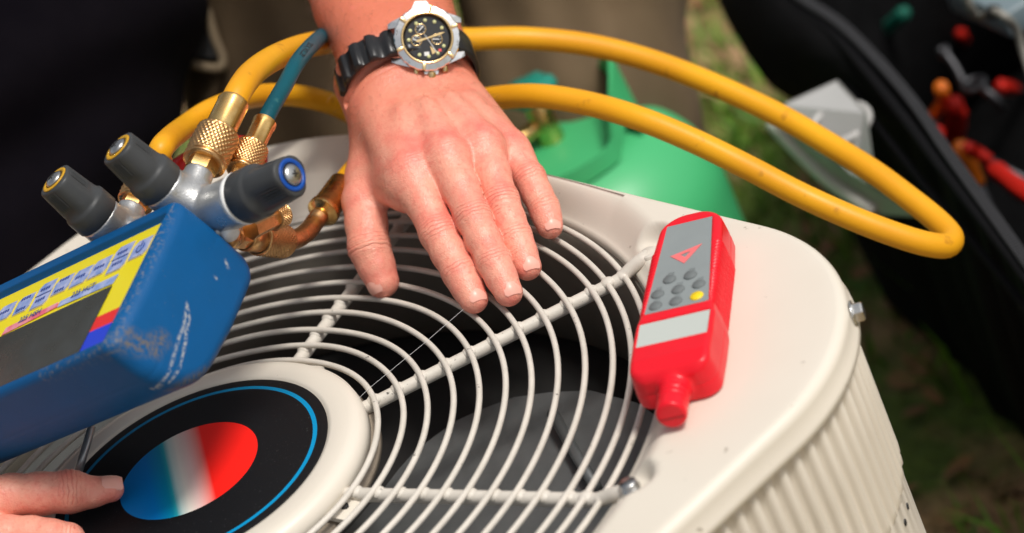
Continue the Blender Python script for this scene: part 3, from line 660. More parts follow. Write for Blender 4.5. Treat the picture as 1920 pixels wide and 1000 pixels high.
mk('collar_ring', *lathe([(0.0150, 0), (0.0162, 0.0006), (0.0162, 0.0030), (0.0150, 0.0036)], gl(13.5, -20, 29), GU, 40), PAINT, block)
sd = nrm(GU * .75 + GV * .45 + GW * .35)
mk('sight_port', *lathe([(0.0085, 0), (0.0088, 0.004), (0.0080, 0.0052), (0.0055, 0.0055), (0.0055, 0.0095), (0.0045, 0.0105), (0, 0.0105)], gl(-7, -20, 29) + nrm(GV * .7 + GW * .8) * 0.010, nrm(GV * .62 + GW * .55 + GU * .55), 28), PAINT, block)
KN = mat('knob_grey', (0.052, 0.055, 0.057), 0.45, var=(0.042, 0.044, 0.046), scale=60, bump=0.05, bscale=900, spec=.3); YR = mat('ochre_ring', (0.62, 0.33, 0.01), 0.4); BR_ = mat('ring_blue', (0.0, 0.06, 0.33), 0.4)
def knob(base, axis, L, ringmat, k=1.0, lab=None):
    ax_ = nrm(axis); r0 = 0.0152 * k
    def mod(t, r, h):
        f = sm((h / L - 0.36) / 0.12)                       # lobed grip beyond the collar
        lobes = np.abs(np.cos(1.5 * t)) ** 0.8
        flat_ = sm((np.cos(3 * t) - 0.05) / 0.5)
        rib = 0.00055 * np.cos(42 * t) * flat_ * sm((h / L - .52) / .08) * sm((0.95 - h / L) / .05)
        return r * (1 - f * 0.17 * (0.5 + 0.5 * np.cos(3 * t)) ** 1.5) + rib
    prof = [(0, 0), (r0 * .96, 0)] + [(r0, L * .02), (r0, L * .30), (r0 * .985, L * .335), (r0 * .93, L * .36), (r0 * .91, L * .40)]
    prof += [(r0 * (0.93 - 0.10 * t), L * (.40 + .56 * t)) for t in np.linspace(0, 1, 12)[1:]] + [(r0 * .80, L * .985), (r0 * .73, L), (0, L)]
    o = mk('valve_knob', *lathe(prof, base, ax_, 180, ref=GV, mod=mod), KN, gauge, sharp=50)
    if lab: o['label'] = lab
    t = base + ax_ * L
    mk('ring_mark', *lathe([(0.0068 * k, 0.0002), (0.0068 * k, 0.0007), (0.0092 * k, 0.0007), (0.0095 * k, 0.0002)], t, ax_, 40, closed=True), ringmat, o)
    scw = mk('knob_screw', *lathe([(0.0062 * k, 0.0002), (0.0060 * k, 0.0014), (0.0042 * k, 0.0026), (0, 0.0031)], t, ax_, 30), STEEL, o)
    x, y, _ = frame(ax_, GV)
    mk('cross_slot', *join(boxg(t + ax_ * 0.0029, (nrm(x + y), nrm(x - y), ax_), (0.0022, 0.0005, 0.0003)), boxg(t + ax_ * 0.00291, (nrm(x - y), nrm(x + y), ax_), (0.0022, 0.0005, 0.0003))), BLACK, scw)
    mk('knob_stem', *cyl(base - ax_ * 0.004, base + ax_ * 0.001, 0.0125 * k, segs=32), BLACK, o)
    return o
knob(gl(-25.5, -20, -1.5), -GW, 0.0365, YR); knob(gl(-89, -20, -1.5), -GW, 0.0365, YR); knob(gl(17.5, -20, 29.2), GU, 0.0435, BR_, 1.07, 'valve knob with a blue ring on its end')
# knurled nuts, ferrules
def knurl(base, axis, r, L, segs=150):
    f = 26
    def mod(t, rr_, h):
        s = sm(h / (.12 * L)) * sm((L - h) / (.12 * L)); s = s if h > 0 and h < L else 0
        k = 0.5 + 0.5 * np.sin(f * t + h / r * f * .8); k2 = 0.5 + 0.5 * np.sin(f * t - h / r * f * .8)
        return rr_ + s * (-0.00062 + 0.0011 * k * k2)
    prof = [(r * .72, 0.0), (r * .92, 0)] + [(r, h) for h in np.linspace(0.03 * L, 0.97 * L, 34)] + [(r * .93, L), (r * .72, L)]
    return lathe(prof, base, axis, segs, mod=mod)
def fitting(parent, base, axis, rn, Ln, rf, Lf, hexr=None, hexl=0.0, facets=0, mt=BRASS, md=BRASSD):
    ax_ = nrm(axis); b0 = A(base, float)
    if hexl:
        mk('hex_adapter', *join(lathe([(hexr * .8, 0), (hexr * .95, .0005), (hexr, hexl * .15), (hexr, hexl * .8), (hexr * .9, hexl)], b0, ax_, 6), cyl(b0, b0 + ax_ * hexl * 1.2, hexr * .78, segs=30)), mt, parent, sharp=30)
        b0 = b0 + ax_ * hexl
    nu = mk('knurled_nut', *knurl(b0, ax_, rn, Ln), md, parent)
    mk('nut_collar', *lathe([(rn * .7, 0), (rn * .98, -.0004), (rn * 1.0, -.0018), (rn * .9, -.0026), (rn * .7, -.0026)], b0, ax_, 40), md, nu)
    b0 = b0 + ax_ * Ln
    if facets: prof = [(rf * .75, -.002), (rf * 1.02, 0), (rf * 1.05, .0012), (rf, .003), (rf, Lf * .8), (rf * 1.04, Lf * .88), (rf * 1.04, Lf), (rf * .8, Lf)]
    else: prof = [(rf * .9, -.002), (rf * 1.0, 0), (rf * .98, Lf * .1), (rf, Lf * .16), (rf, Lf * .93), (rf * 1.03, Lf * .96), (rf * 1.0, Lf), (rf * .8, Lf)]
    def mod(t, r, h):
        if facets: return r * (1 - 0.09 * (0.5 + 0.5 * np.cos(facets * t)) * (1 if h < Lf * .85 else 0))
        return r * (1 + 0.006 * np.cos(9 * t))
    mk('ferrule', *lathe(prof, b0, ax_, 72, mod=mod), mt, parent, sharp=50)
    return b0 + ax_ * Lf
# hoses
def hose_mat(name, c1, c2, grime):
    return mat(name, c1, 0.42, spec=.28, var=c2, scale=14, bump=0.08, bscale=350, dirt=(grime, 55, 0.645))
YH = hose_mat('yellow_rubber', (0.80, 0.385, 0.012), (0.72, 0.31, 0.010), (0.56, 0.245, 0.012)); BH = hose_mat('teal_rubber', (0.001, 0.085, 0.115), (0.001, 0.065, 0.09), (0.03, 0.13, 0.14)); RH = hose_mat('red_rubber', (0.45, 0.012, 0.012), (0.35, 0.01, 0.01), (0.15, 0.01, 0.01))
h1 = thing('yellow_hose', gl(-19, -45, 13), 'long thick yellow hose looping out to the tool bag and back', 'hose', 'refrigerant hoses')
e1 = fitting(h1, gl(-19, -40, 13), -GV, 0.0134, 0.023, 0.0097, 0.026, 0.0098, 0.011)
q = [e1 + GV * .004, e1 - GV * .012] + [pd(*t) for t in ((476, 135, 1.89), (520, 106, 1.95), (575, 86, 2.02), (650, 74, 2.09), (760, 70, 2.13), (870, 74, 2.15), (980, 72, 2.16), (1100, 84, 2.16), (1220, 114, 2.15), (1340, 160, 2.13), (1460, 216, 2.11), (1560, 274, 2.085), (1640, 324, 2.06), (1710, 376, 2.04), (1757, 414, 2.025), (1783, 443, 2.010), (1777, 460, 1.995), (1745, 459, 1.985), (1690, 444, 1.98), (1600, 410, 1.98), (1500, 365, 1.985), (1400, 313, 1.99), (1300, 264, 2.0), (1200, 223, 2.01), (1100, 194, 2.03), (1000, 180, 2.05), (900, 189, 2.085), (820, 214, 2.11), (745, 258, 2.12), (695, 292, 2.06), (668, 318, 2.02), (650, 340, 1.995), (638, 356, 1.984))]
mk('hose_tube', *tube(spline(q, 10), 0.0083, 20), YH, h1)
f0 = pd(645, 346, 1.990); f1 = pd(588, 420, 1.962); 
mk('ferrule', *lathe([(0.0090, 0), (0.0099, 0.001), (0.0097, 0.0255), (0.0108, 0.0265), (0.0108, 0.030), (0.0088, 0.0305), (0.006, 0.033)], f0, f1 - f0, 40), BRASS, h1, sharp=50)
el = [f0 + (f1 - f0) * .8, f1, pd(578, 433, 1.950), pd(562, 445, 1.935), pd(540, 453, 1.915), pd(520, 455, 1.895)]
mk('elbow_tube', *tube(spline(el, 8), 0.0063, 20), BRASSD, h1)
mk('port_stem', *cyl(pd(440, 440, 1.85), gl(-14, -12, 44), .0075, segs=24), BRASSD, h1)
n0, n1 = pd(468, 446, 1.868), pd(533, 453, 1.905)
ln = np.linalg.norm(n1 - n0); mk('knurled_nut', *knurl(n0 + (n1 - n0) * .22, n1 - n0, 0.0108, ln * .76), BRASSD, h1)
mk('nut_collar', *cyl(n0 - (n1 - n0) * .15, n0 + (n1 - n0) * .26, 0.0088, segs=32, bev=.001), BRASSD, h1)
mk('hex_adapter', *lathe([(0.0068, 0), (0.0075, .001), (0.0075, .022), (0.0068, .023)], n0 - nrm(n1 - n0) * 0.026, n1 - n0, 6), BRASSD, h1, smooth=False)
cp0 = pd(470, 432, 1.83); cp1 = pd(529, 402, 1.86); mk('service_cap', *join(knurl(cp0 + (cp1 - cp0) * .7, cp1 - cp0, 0.0078, np.linalg.norm(cp1 - cp0) * .3), cyl(cp0, cp0 + (cp1 - cp0) * .72, 0.0062, segs=6), cyl(cp1 - (cp1 - cp0) * .05, cp1, .0066, segs=24)), BRASSD, gauge, sharp=40)
h2 = thing('yellow_hose', gl(-88, -45, 15), 'second yellow hose arching behind the brass nuts and the wrist', 'hose', 'refrigerant hoses')
e2 = fitting(h2, gl(-88, -40, 15), -GV, 0.0115, 0.016, 0.0092, 0.022, 0.0085, 0.008)
q = [e2 + GV * .004, e2 - GV * .010] + [pd(*t) for t in ((345, 240, 1.99), (400, 205, 2.03), (470, 182, 2.08), (540, 178, 2.12), (610, 191, 2.16), (660, 214, 2.19), (720, 250, 2.25), (780, 285, 2.36), (815, 330, 2.50), (830, 420, 2.62))]
mk('hose_tube', *tube(spline(q, 10), 0.0078, 18), YH, h2)
h3 = thing('blue_hose', gl(-20, -45, 38), 'thin teal blue hose rising from the brass nut behind the forearm', 'hose', 'refrigerant hoses')
e3 = fitting(h3, gl(-20, -40, 38), -GV, 0.0102, 0.019, 0.0073, 0.021, 0.0062, 0.026, facets=6)
q = [e3 + GV * .004, e3 - GV * .010] + [pd(*t) for t in ((534, 160, 1.895), (556, 120, 1.92), (580, 90, 1.965), (604, 68, 2.045), (636, 50, 2.135), (720, 66, 2.22), (800, 120, 2.30), (835, 200, 2.40), (830, 300, 2.52), (830, 420, 2.65))]
bp = spline(q, 10); mk('hose_tube', *tube(bp, 0.0053, 18), BH, h3)
# print along the blue hose, wrapped on the rubber facing the camera
cum = np.concatenate([[0], np.cumsum(np.linalg.norm(np.diff(bp, axis=0), axis=1))])
i0 = int(np.argmin([np.hypot(*(A([960 + FPX * np.dot(p - CAM, RI) / dep(p), 500 - FPX * np.dot(p - CAM, UP) / dep(p)]) - A([566, 103]))) for p in bp[:70]])); s0 = cum[i0]
def hosewrap(v2):
    out = []
    for x, y in v2:
        s = s0 + x; c = A([np.interp(s, cum, bp[:, i]) for i in range(3)]); c2 = A([np.interp(s + .002, cum, bp[:, i]) for i in range(3)]); t = nrm(c2 - c)
        o = -FW - t * np.dot(-FW, t); o = nrm(o); sd_ = np.cross(o, t); a = y / 0.0053 + 0.15
        out.append(c + 0.00545 * (o * math.cos(a) - sd_ * math.sin(a)))
    return np.array(out)
mk('hose_print', *textg('YELLOW JACKET', 0.0048, None, None, None, wrap=hosewrap, bold=0.0001), BLACK, h3, smooth=False)
h4 = thing('red_hose', pd(318, 338, 1.99), 'short piece of red hose seen behind the brass nuts', 'hose', 'refrigerant hoses')
mk('hose_tube', *tube(spline([pd(*t) for t in ((318, 345, 1.985), (345, 312, 2.0), (395, 290, 2.02), (450, 276, 2.04), (478, 292, 2.05), (480, 318, 2.04))], 8), 0.0078, 16), RH, h4)
mk('hose_cap', *cyl(pd(480, 312, 2.04), pd(479, 328, 2.035), 0.0086, segs=20, bev=.001), BRASSD, h4)
# thin grey probe rod leaning between the gauge and the hub
pr = thing('probe_rod', pz(140, 900, 0.012), 'thin grey metal probe rod between the gauge and the thumb', 'probe')
pa, pb = pz(141, 905, 0.010), pz(172, 800, 0.030)
mk('rod', *tube([pa, pa * .5 + pb * .5, pb], 0.0027, 14), mat('rod_grey', (0.33, 0.34, 0.34), 0.3, 0.6), pr)
mk('rod_tip', *lathe([(0.0030, 0), (0.0034, .001), (0.0034, .008), (0.0027, .010)], pa - nrm(pb - pa) * .008, pb - pa, 16), STEEL, pr)
# ------------------------------------------------------------------ people
def skin_material(name, c0, c1, c2):
    m = bpy.data.materials.new(name); m.use_nodes = True; nt = m.node_tree; b = nt.nodes['Principled BSDF']; L = nt.links.new
    tc = nt.nodes.new('ShaderNodeTexCoord'); at = nt.nodes.new('ShaderNodeAttribute'); at.attribute_name = 'red'; tn = nt.nodes.new('ShaderNodeAttribute'); tn.attribute_name = 'tan'
    nz = nt.nodes.new('ShaderNodeTexNoise'); nz.inputs['Scale'].default_value = 75; nz.inputs['Detail'].default_value = 7; nz.inputs['Roughness'].default_value = 0.65; L(tc.outputs['Object'], nz.inputs['Vector'])
    mr = nt.nodes.new('ShaderNodeMapRange'); mr.inputs[1].default_value = 0.3; mr.inputs[2].default_value = 0.7; mr.inputs[3].default_value = -0.45; mr.inputs[4].default_value = 0.50; L(nz.outputs[0], mr.inputs[0])
    ad = nt.nodes.new('ShaderNodeMath'); ad.operation = 'ADD'; ad.use_clamp = True; L(at.outputs['Fac'], ad.inputs[0]); L(mr.outputs[0], ad.inputs[1])
    x = nt.nodes.new('ShaderNodeMix'); x.data_type = 'RGBA'; L(ad.outputs[0], x.inputs[0]); x.inputs[6].default_value = (*c0, 1); x.inputs[7].default_value = (*c1, 1)
    y = nt.nodes.new('ShaderNodeMix'); y.data_type = 'RGBA'; L(tn.outputs['Fac'], y.inputs[0]); L(x.outputs[2], y.inputs[6]); y.inputs[7].default_value = (*c2, 1)
    L(y.outputs[2], b.inputs['Base Color']); b.inputs['Roughness'].default_value = 0.41; b.inputs['Specular IOR Level'].default_value = 0.5
    b.inputs['Subsurface Weight'].default_value = 0.09; b.inputs['Subsurface Radius'].default_value = (1.0, 0.35, 0.2); b.inputs['Subsurface Scale'].default_value = 0.004
    vo = nt.nodes.new('ShaderNodeTexVoronoi'); vo.feature = 'DISTANCE_TO_EDGE'; vo.inputs['Scale'].default_value = 620; L(tc.outputs['Object'], vo.inputs['Vector'])
    n2 = nt.nodes.new('ShaderNodeTexNoise'); n2.inputs['Scale'].default_value = 260; n2.inputs['Detail'].default_value = 6; L(tc.outputs['Object'], n2.inputs['Vector'])
    s = nt.nodes.new('ShaderNodeMath'); s.operation = 'MULTIPLY_ADD'; L(vo.outputs[0], s.inputs[0]); s.inputs[1].default_value = 1.2; L(n2.outputs[0], s.inputs[2])
    # creases across the finger joints: distance along the finger from the joint, windowed
    js = nt.nodes.new('ShaderNodeAttribute'); js.attribute_name = 'joint_s'; jw = nt.nodes.new('ShaderNodeAttribute'); jw.attribute_name = 'joint_w'; wr = nt.nodes.new('ShaderNodeAttribute'); wr.attribute_name = 'crease'
    def mth(op, *a):
        n = nt.nodes.new('ShaderNodeMath'); n.operation = op
        for i, v in enumerate(a):
            if isinstance(v, (int, float)): n.inputs[i].default_value = v
            else: L(v, n.inputs[i])
        return n.outputs[0]
    n3 = nt.nodes.new('ShaderNodeTexNoise'); n3.inputs['Scale'].default_value = 170; n3.inputs['Detail'].default_value = 3; L(tc.outputs['Object'], n3.inputs['Vector'])
    n4 = nt.nodes.new('ShaderNodeTexNoise'); n4.inputs['Scale'].default_value = 110; n4.inputs['Detail'].default_value = 2; L(tc.outputs['Object'], n4.inputs['Vector'])
    ph = mth('ADD', mth('MULTIPLY', js.outputs['Fac'], 2 * math.pi / .0027), mth('MULTIPLY', n3.outputs[0], 9.0))
    ln = mth('POWER', mth('MULTIPLY_ADD', mth('COSINE', ph), 0.5, 0.5), 5.0)
    ln = mth('MULTIPLY', mth('MULTIPLY', ln, jw.outputs['Fac']), mth('MULTIPLY', n4.outputs[0], 1.9))
    ln = mth('ADD', ln, wr.outputs['Fac'])
    hgt = mth('ADD', mth('MULTIPLY', ln, -1.7), mth('MULTIPLY_ADD', vo.outputs[0], 1.0, mth('MULTIPLY', n2.outputs[0], 1.3)))
    bp = nt.nodes.new('ShaderNodeBump'); bp.inputs['Strength'].default_value = 0.34; bp.inputs['Distance'].default_value = 0.0010; L(hgt, bp.inputs['Height']); L(bp.outputs[0], b.inputs['Normal'])
    # the creases are redder than the skin around them; freckled mottling
    z = nt.nodes.new('ShaderNodeMix'); z.data_type = 'RGBA'; L(mth('MINIMUM', mth('MULTIPLY', ln, 0.58), 0.7), z.inputs[0]); L(y.outputs[2], z.inputs[6]); z.inputs[7].default_value = (c1[0] * .72, c1[1] * .55, c1[2] * .5, 1)
    fr = nt.nodes.new('ShaderNodeTexNoise'); fr.inputs['Scale'].default_value = 330; fr.inputs['Detail'].default_value = 4; L(tc.outputs['Object'], fr.inputs['Vector'])
    fm = nt.nodes.new('ShaderNodeMapRange'); fm.inputs[1].default_value = 0.52; fm.inputs[2].default_value = 0.72; fm.inputs[4].default_value = 0.55; L(fr.outputs[0], fm.inputs[0])
    z2 = nt.nodes.new('ShaderNodeMix'); z2.data_type = 'RGBA'; L(fm.outputs[0], z2.inputs[0]); L(z.outputs[2], z2.inputs[6]); z2.inputs[7].default_value = (c1[0] * .88, c1[1] * 1.0, c1[2] * .95, 1)
    L(z2.outputs[2], b.inputs['Base Color'])
    return m
SKIN = skin_material('skin', (0.83, 0.36, 0.255), (0.80, 0.185, 0.14), (0.62, 0.16, 0.082))
NAIL = mat('nail', (0.84, 0.40, 0.31), 0.32, var=(0.85, 0.43, 0.34), scale=200, spec=.35)

J = dict(index=([(888, 561), (862, 512), (822, 438), (770, 322)], (0, .010, .024, .050), (.0092, .0107, .0116, .0130)),
         middle=([(953, 548), (925, 490), (887, 408), (836, 293)], (0, .010, .026, .055), (.0091, .0104, .0111, .0132)),
         ring=([(989, 500), (966, 445), (941, 378), (904, 276)], (0, .010, .024, .052), (.0089, .0101, .0107, .0128)),
         pinky=([(1031, 424), (1020, 390), (993, 335), (955, 285)], (0, .007, .018, .036), (.0084, .0092, .0100, .0122)))
FG = {}
for k_, (px, inc, rad) in J.items():
    d0 = dep(pz(*px[0], rad[0] + 0.0022)); FG[k_] = ([pd(*p, d0 + i) for p, i in zip(px, inc)], rad)
THB = [pd(717, 528, 1.952), pd(692, 464, 1.955), pd(682, 376, 1.970), pd(724, 268, 2.008)]; THR = (.0109, .0132, .0138, .0160)
WR = pd(766, 158, 2.010); FA = [pd(752, 96, 2.022), pd(716, 0, 2.062), pd(645, -190, 2.16), pd(560, -420, 2.29)]
FAX = nrm(WR - FA[1]); FNRM = -FW + RI * 0.16 + UP * 0.05; FNRM = nrm(FNRM - FAX * np.dot(FNRM, FAX)); FLAT = nrm(np.cross(FNRM, FAX))
if np.dot(FLAT, RI) < 0: FLAT = -FLAT
DOR = nrm(np.cross(FG['pinky'][0][3] - FG['index'][0][3], FG['middle'][0][3] - WR)); DOR = DOR if np.dot(DOR, -FW) > 0 else -DOR
def chain(p, pts, rad, k=0.004):
    d = None
    for a_, b_, r1, r2 in zip(pts[:-1], pts[1:], rad[:-1], rad[1:]):
        # slight waist in the middle of each bone
        m_ = (a_ + b_) / 2; rm = (r1 + r2) / 2 * 0.985
        for s_ in ((a_, m_, r1, rm), (m_, b_, rm, r2)):
            e = cap(p, *s_); d = e if d is None else smin(d, e, k)
    return d
SH = pd(600, -640, 2.30)
def arm_sdf(p):
    palm = None
    lat = nrm(FG['pinky'][0][3] - FG['index'][0][3])
    for k_, ra, off in (('index', .0158, -.022), ('middle', .0148, -.008), ('ring', .0145, .006), ('pinky', .0135, .019)):
        m_ = FG[k_][0][3]; e = cap(p, WR + FLAT * off * 1.05 - FNRM * .004, m_ - DOR * .003, .0215, ra); palm = e if palm is None else smin(palm, e, .009)
    # heel of the hand, ball of the thumb, web
    palm = smin(palm, cap(p, WR - FLAT * .016 - FNRM * .008, THB[2] * .55 + THB[3] * .45, .020, .0165), .012)
    palm = smin(palm, cap(p, THB[3], FG['index'][0][3] - DOR * .010, .016, .0105), .014)
    palm = smin(palm, cap(p, THB[2] + (THB[3] - THB[2]) * .30, FG['index'][0][3] * .85 + FG['index'][0][2] * .15 - DOR * .007, .0115, .0120), .014)
    palm = smin(palm, cap(p, WR + FLAT * .018 - FNRM * .010, FG['pinky'][0][3] - DOR * .012, .019, .0125), .012)
    # tendons and veins raised on the back of the hand
    for k_, off in (('index', -.010), ('middle', -.003), ('ring', .004), ('pinky', .010)):
        m_ = FG[k_][0][3]; a_ = WR + FLAT * off + FNRM * .017; palm = smin(palm, cap(p, a_ * .45 + m_ * .55 + DOR * .0075, m_ + DOR * .0060, .0030, .0050), .011)
    # forearm: broad and flat, wrist waist
    F_ = None
    for off in (-1, 0, 1):
        c = [WR - FAX * .000 + FLAT * .0125 * off, FA[0] + FLAT * .0135 * off, FA[1] + FLAT * .0155 * off, FA[2] + FLAT * .017 * off, FA[3] + FLAT * .010 * off]
        rr_ = (.0250, .0280, .0300, .0350, .0400)
        for a_, b_, r1, r2 in zip(c[:-1], c[1:], rr_[:-1], rr_[1:]):
            e = cap(p, a_, b_, r1, r2); F_ = e if F_ is None else smin(F_, e, .006)
    F_ = smin(F_, cap(p, FA[3], SH, .043, .055), .02)
    base = smin(palm, F_, .014)
    # skin fold where the wrist bends back
    t = (p - WR) @ FAX; fr = (p - WR) @ FNRM
    base = base + 0.0030 * np.exp(-((t + 0.001 - 6.0 * ((p - WR) @ FLAT) ** 2) / 0.0026) ** 2) * (fr > 0) - 0.0030 * np.exp(-((t + .012) / .008) ** 2) * (fr > -.01)
    out = None
    for k_, (pts, rad) in FG.items():
        f = chain(p, pts, rad)
        for jn, amp, sg in ((2, .00012, .0065), (1, .00008, .004)):
            ax_ = nrm(pts[jn - 1] - pts[jn + 1]); s = (p - pts[jn]) @ ax_; up_ = (p - pts[jn]) @ DOR
            f = f + amp * np.cos(s * 2 * np.pi / .0036) * np.exp(-(s / sg) ** 2) * np.clip(up_ / .006, 0, 1) - .0003 * np.exp(-(s / .008) ** 2) * np.clip(up_ / .006, 0, 1)
        # pad under, flatter over the nail
        e = smin(base, f, .0085); out = e if out is None else smin(out, e, .0012)
    th = chain(p, THB, THR); ax_ = nrm(THB[0] - THB[2]); s = (p - THB[1]) @ ax_
    th = th + .0004 * np.cos(s * 2 * np.pi / .004) * np.exp(-(s / .006) ** 2)
    return smin(out, smin(base, th, .008), .0015)
def bounds(pts, pad): P = np.array(pts); return P.min(0) - pad, P.max(0) + pad
allp = [p for f in FG.values() for p in f[0]] + THB + [WR, FA[0], FA[1]]
lo, hi = bounds(allp, .05); lo = lo - A([0, 0, 0.0]); 
Va, Fa_ = nets(arm_sdf, lo, hi + A([0, .03, .01]), 0.00105)
# the rest of the arm, coarser, joined below the shirt cuff far outside the picture
manA = thing('person', (0.25, 0.85, GZ), 'person in khaki trousers resting a bare hand with a wristwatch on the grille', 'person')
ha = mk('body', Va, Fa_, SKIN, manA)
def gsum(V, items):
    r = np.zeros(len(V))
    for c, s, a_ in items: r += a_ * np.exp(-np.sum((V - c) ** 2, 1) / (s * s))
    return r
it = []
for k_, (pts, rad) in FG.items(): it += [(pts[3] + DOR * .012, .011, .80), (pts[2] + DOR * .009, .009, .45), (pts[1] + DOR * .008, .007, .18), (pts[0] - DOR * .002, .010, .40)]
it += [(THB[0], .013, .65), (THB[1], .012, .35), (THB[2], .016, .30), (FG['index'][0][3] + DOR * .010 + nrm(WR - FG['index'][0][3]) * .012, .012, .4)]
red = gsum(Va, it) + 0.10
attr(ha, 'red', np.clip(red, 0, 1))
tw = (Va - WR) @ FAX; attr(ha, 'tan', np.clip(0.92 - 0.5 * (tw + .02) / .055, 0.0, 0.92))
# joint coordinates for the creases, read by the skin material
js_ = np.zeros(len(Va)); jw_ = np.zeros(len(Va))
for k_, (pts, rad) in FG.items():
    for jn, wd_, am in ((2, .0062, 1.0), (1, .0036, .75), (3, .008, .25)):
        ax_ = nrm(pts[jn - 1] - pts[min(jn + 1, 3)]) if jn < 3 else nrm(pts[2] - pts[3]); s = (Va - pts[jn]) @ ax_; dd = np.linalg.norm(Va - pts[jn], axis=1); up_ = (Va - pts[jn]) @ DOR
        w_ = am * np.exp(-(s / wd_) ** 2) * np.clip((rad[jn] * 1.75 - dd) / .003, 0, 1) * np.clip(up_ / .004, 0, 1); m_ = w_ > jw_; js_[m_] = s[m_]; jw_[m_] = w_[m_]
ax_ = nrm(THB[0] - THB[2]); s = (Va - THB[1]) @ ax_; w_ = .9 * np.exp(-(s / .006) ** 2) * np.clip((.026 - np.linalg.norm(Va - THB[1], axis=1)) / .003, 0, 1); m_ = w_ > jw_; js_[m_] = s[m_]; jw_[m_] = w_[m_]
attr(ha, 'joint_s', js_); attr(ha, 'joint_w', jw_); cr = np.zeros(len(Va))
lw = (Va - WR) @ FLAT
for sh_, am in ((0.0, .8), (0.009, .3), (-.008, .3)): cr += am * np.exp(-((tw + sh_ - 6 * lw ** 2) / .0010) ** 2)
attr(ha, 'crease', np.clip(cr, 0, 1.2))
# nails
def nail(tip, prev, dors, r, L, w, parent):
    ax_ = nrm(tip - prev); n_ = nrm(dors - ax_ * np.dot(dors, ax_)); s_ = np.cross(ax_, n_); V = []; nu, nv = 9, 11
    for i in range(nu):
        t = i / (nu - 1); x = -L * .45 + L * t
        ww = w * (1 - 0.10 * (1 - t)) * (1 - max(0, t - .8) ** 2 * 6) * (1 - max(0, .16 - t) ** 2 * 12)
        for j in range(nv):
            a_ = (j / (nv - 1) - .5) * 2; lt = a_ * ww
            V.append(tip + ax_ * x + s_ * lt + n_ * (r * 1.014 - lt * lt / (1.62 * r) - .0022 * max(0, t - .45) ** 2 * 3 - .0004 * max(0, .2 - t) * 5))
    F = [(i * nv + j, (i + 1) * nv + j, (i + 1) * nv + j + 1, i * nv + j + 1) for i in range(nu - 1) for j in range(nv - 1)]
    # give the plate a little thickness
    V = np.array(V); V2 = V - n_ * .0009; k = len(V)
    F += [tuple(k + q for q in f[::-1]) for f in F]
    return mk('fingernail', np.concatenate([V, V2]), F, NAIL, parent)
for k_, (pts, rad) in FG.items(): nail(pts[0] + nrm(pts[0] - pts[1]) * .0002, pts[1], DOR, rad[0], .0108, rad[0] * .66, ha)
nail(THB[0], THB[1], -RI * .60 - UP * .2 - FW * .55, THR[0], .0125, THR[0] * .66, ha)
# hair on the wrist and along the hand's edge
def hairs(V, F, sel, n, L, along, mt, parent, seed):
    rg = np.random.default_rng(seed); idx = np.flatnonzero(sel); idx = rg.choice(idx, min(n, len(idx)), replace=False)
    fn = np.cross(V[F[:, 1]] - V[F[:, 0]], V[F[:, 2]] - V[F[:, 0]]); vn = np.zeros_like(V)
    for c in range(4): np.add.at(vn, F[:, c], fn)
    vn /= np.linalg.norm(vn, axis=1)[:, None] + 1e-12
    g = []; VV = []; FF = []; b = 0
    for i in idx:
        l = L * rg.uniform(.5, 1.2); d = nrm(vn[i] * rg.uniform(.25, .7) + along * rg.uniform(.4, 1) + rg.normal(0, .25, 3)); d2 = nrm(d + along * .5 - vn[i] * .3)
        p0 = V[i]; p1 = p0 + d * l * .5; p2 = p1 + d2 * l * .5; s_ = nrm(np.cross(d, rg.normal(0, 1, 3))); t_ = np.cross(d, s_); w_ = .00007
        for p, ww in ((p0, w_), (p1, w_ * .8), (p2, w_ * .3)): VV += [p + s_ * ww, p + (t_ * .87 - s_ * .5) * ww, p - (t_ * .87 + s_ * .5) * ww]
        for a_ in (0, 3):
            for c in range(3): FF.append((b + a_ + c, b + a_ + (c + 1) % 3, b + a_ + 3 + (c + 1) % 3, b + a_ + 3 + c))
        b += 9
    o = mk('arm_hair', VV, FF, mt, parent, smooth=False); o['kind'] = 'stuff'; return o
HAIR = mat('hair', (0.16, 0.085, 0.045), 0.45)
hairs(Va, Fa_, (tw < .03) & (np.abs(lw) > .018), 420, .010, -FAX * -.4 - UP * .2, HAIR, ha, 5)
hairs(Va, Fa_, (tw < .05), 900, .008, FAX, HAIR, ha, 6)
# coarse off-picture rest of the arm
lo2, hi2 = bounds([FA[1], FA[2], FA[3], SH], .08)
def rest(p): return np.maximum(arm_sdf(p), (p - (FA[1] - FAX * .012)) @ FAX)
Vr, Fr = nets(rest, lo2, hi2, 0.004)
ua = mk('upper_arm', Vr, Fr, SKIN, ha); attr(ua, 'red', np.full(len(Vr), .2)); attr(ua, 'tan', np.full(len(Vr), .9)); attr(ua, 'crease', np.zeros(len(Vr)))

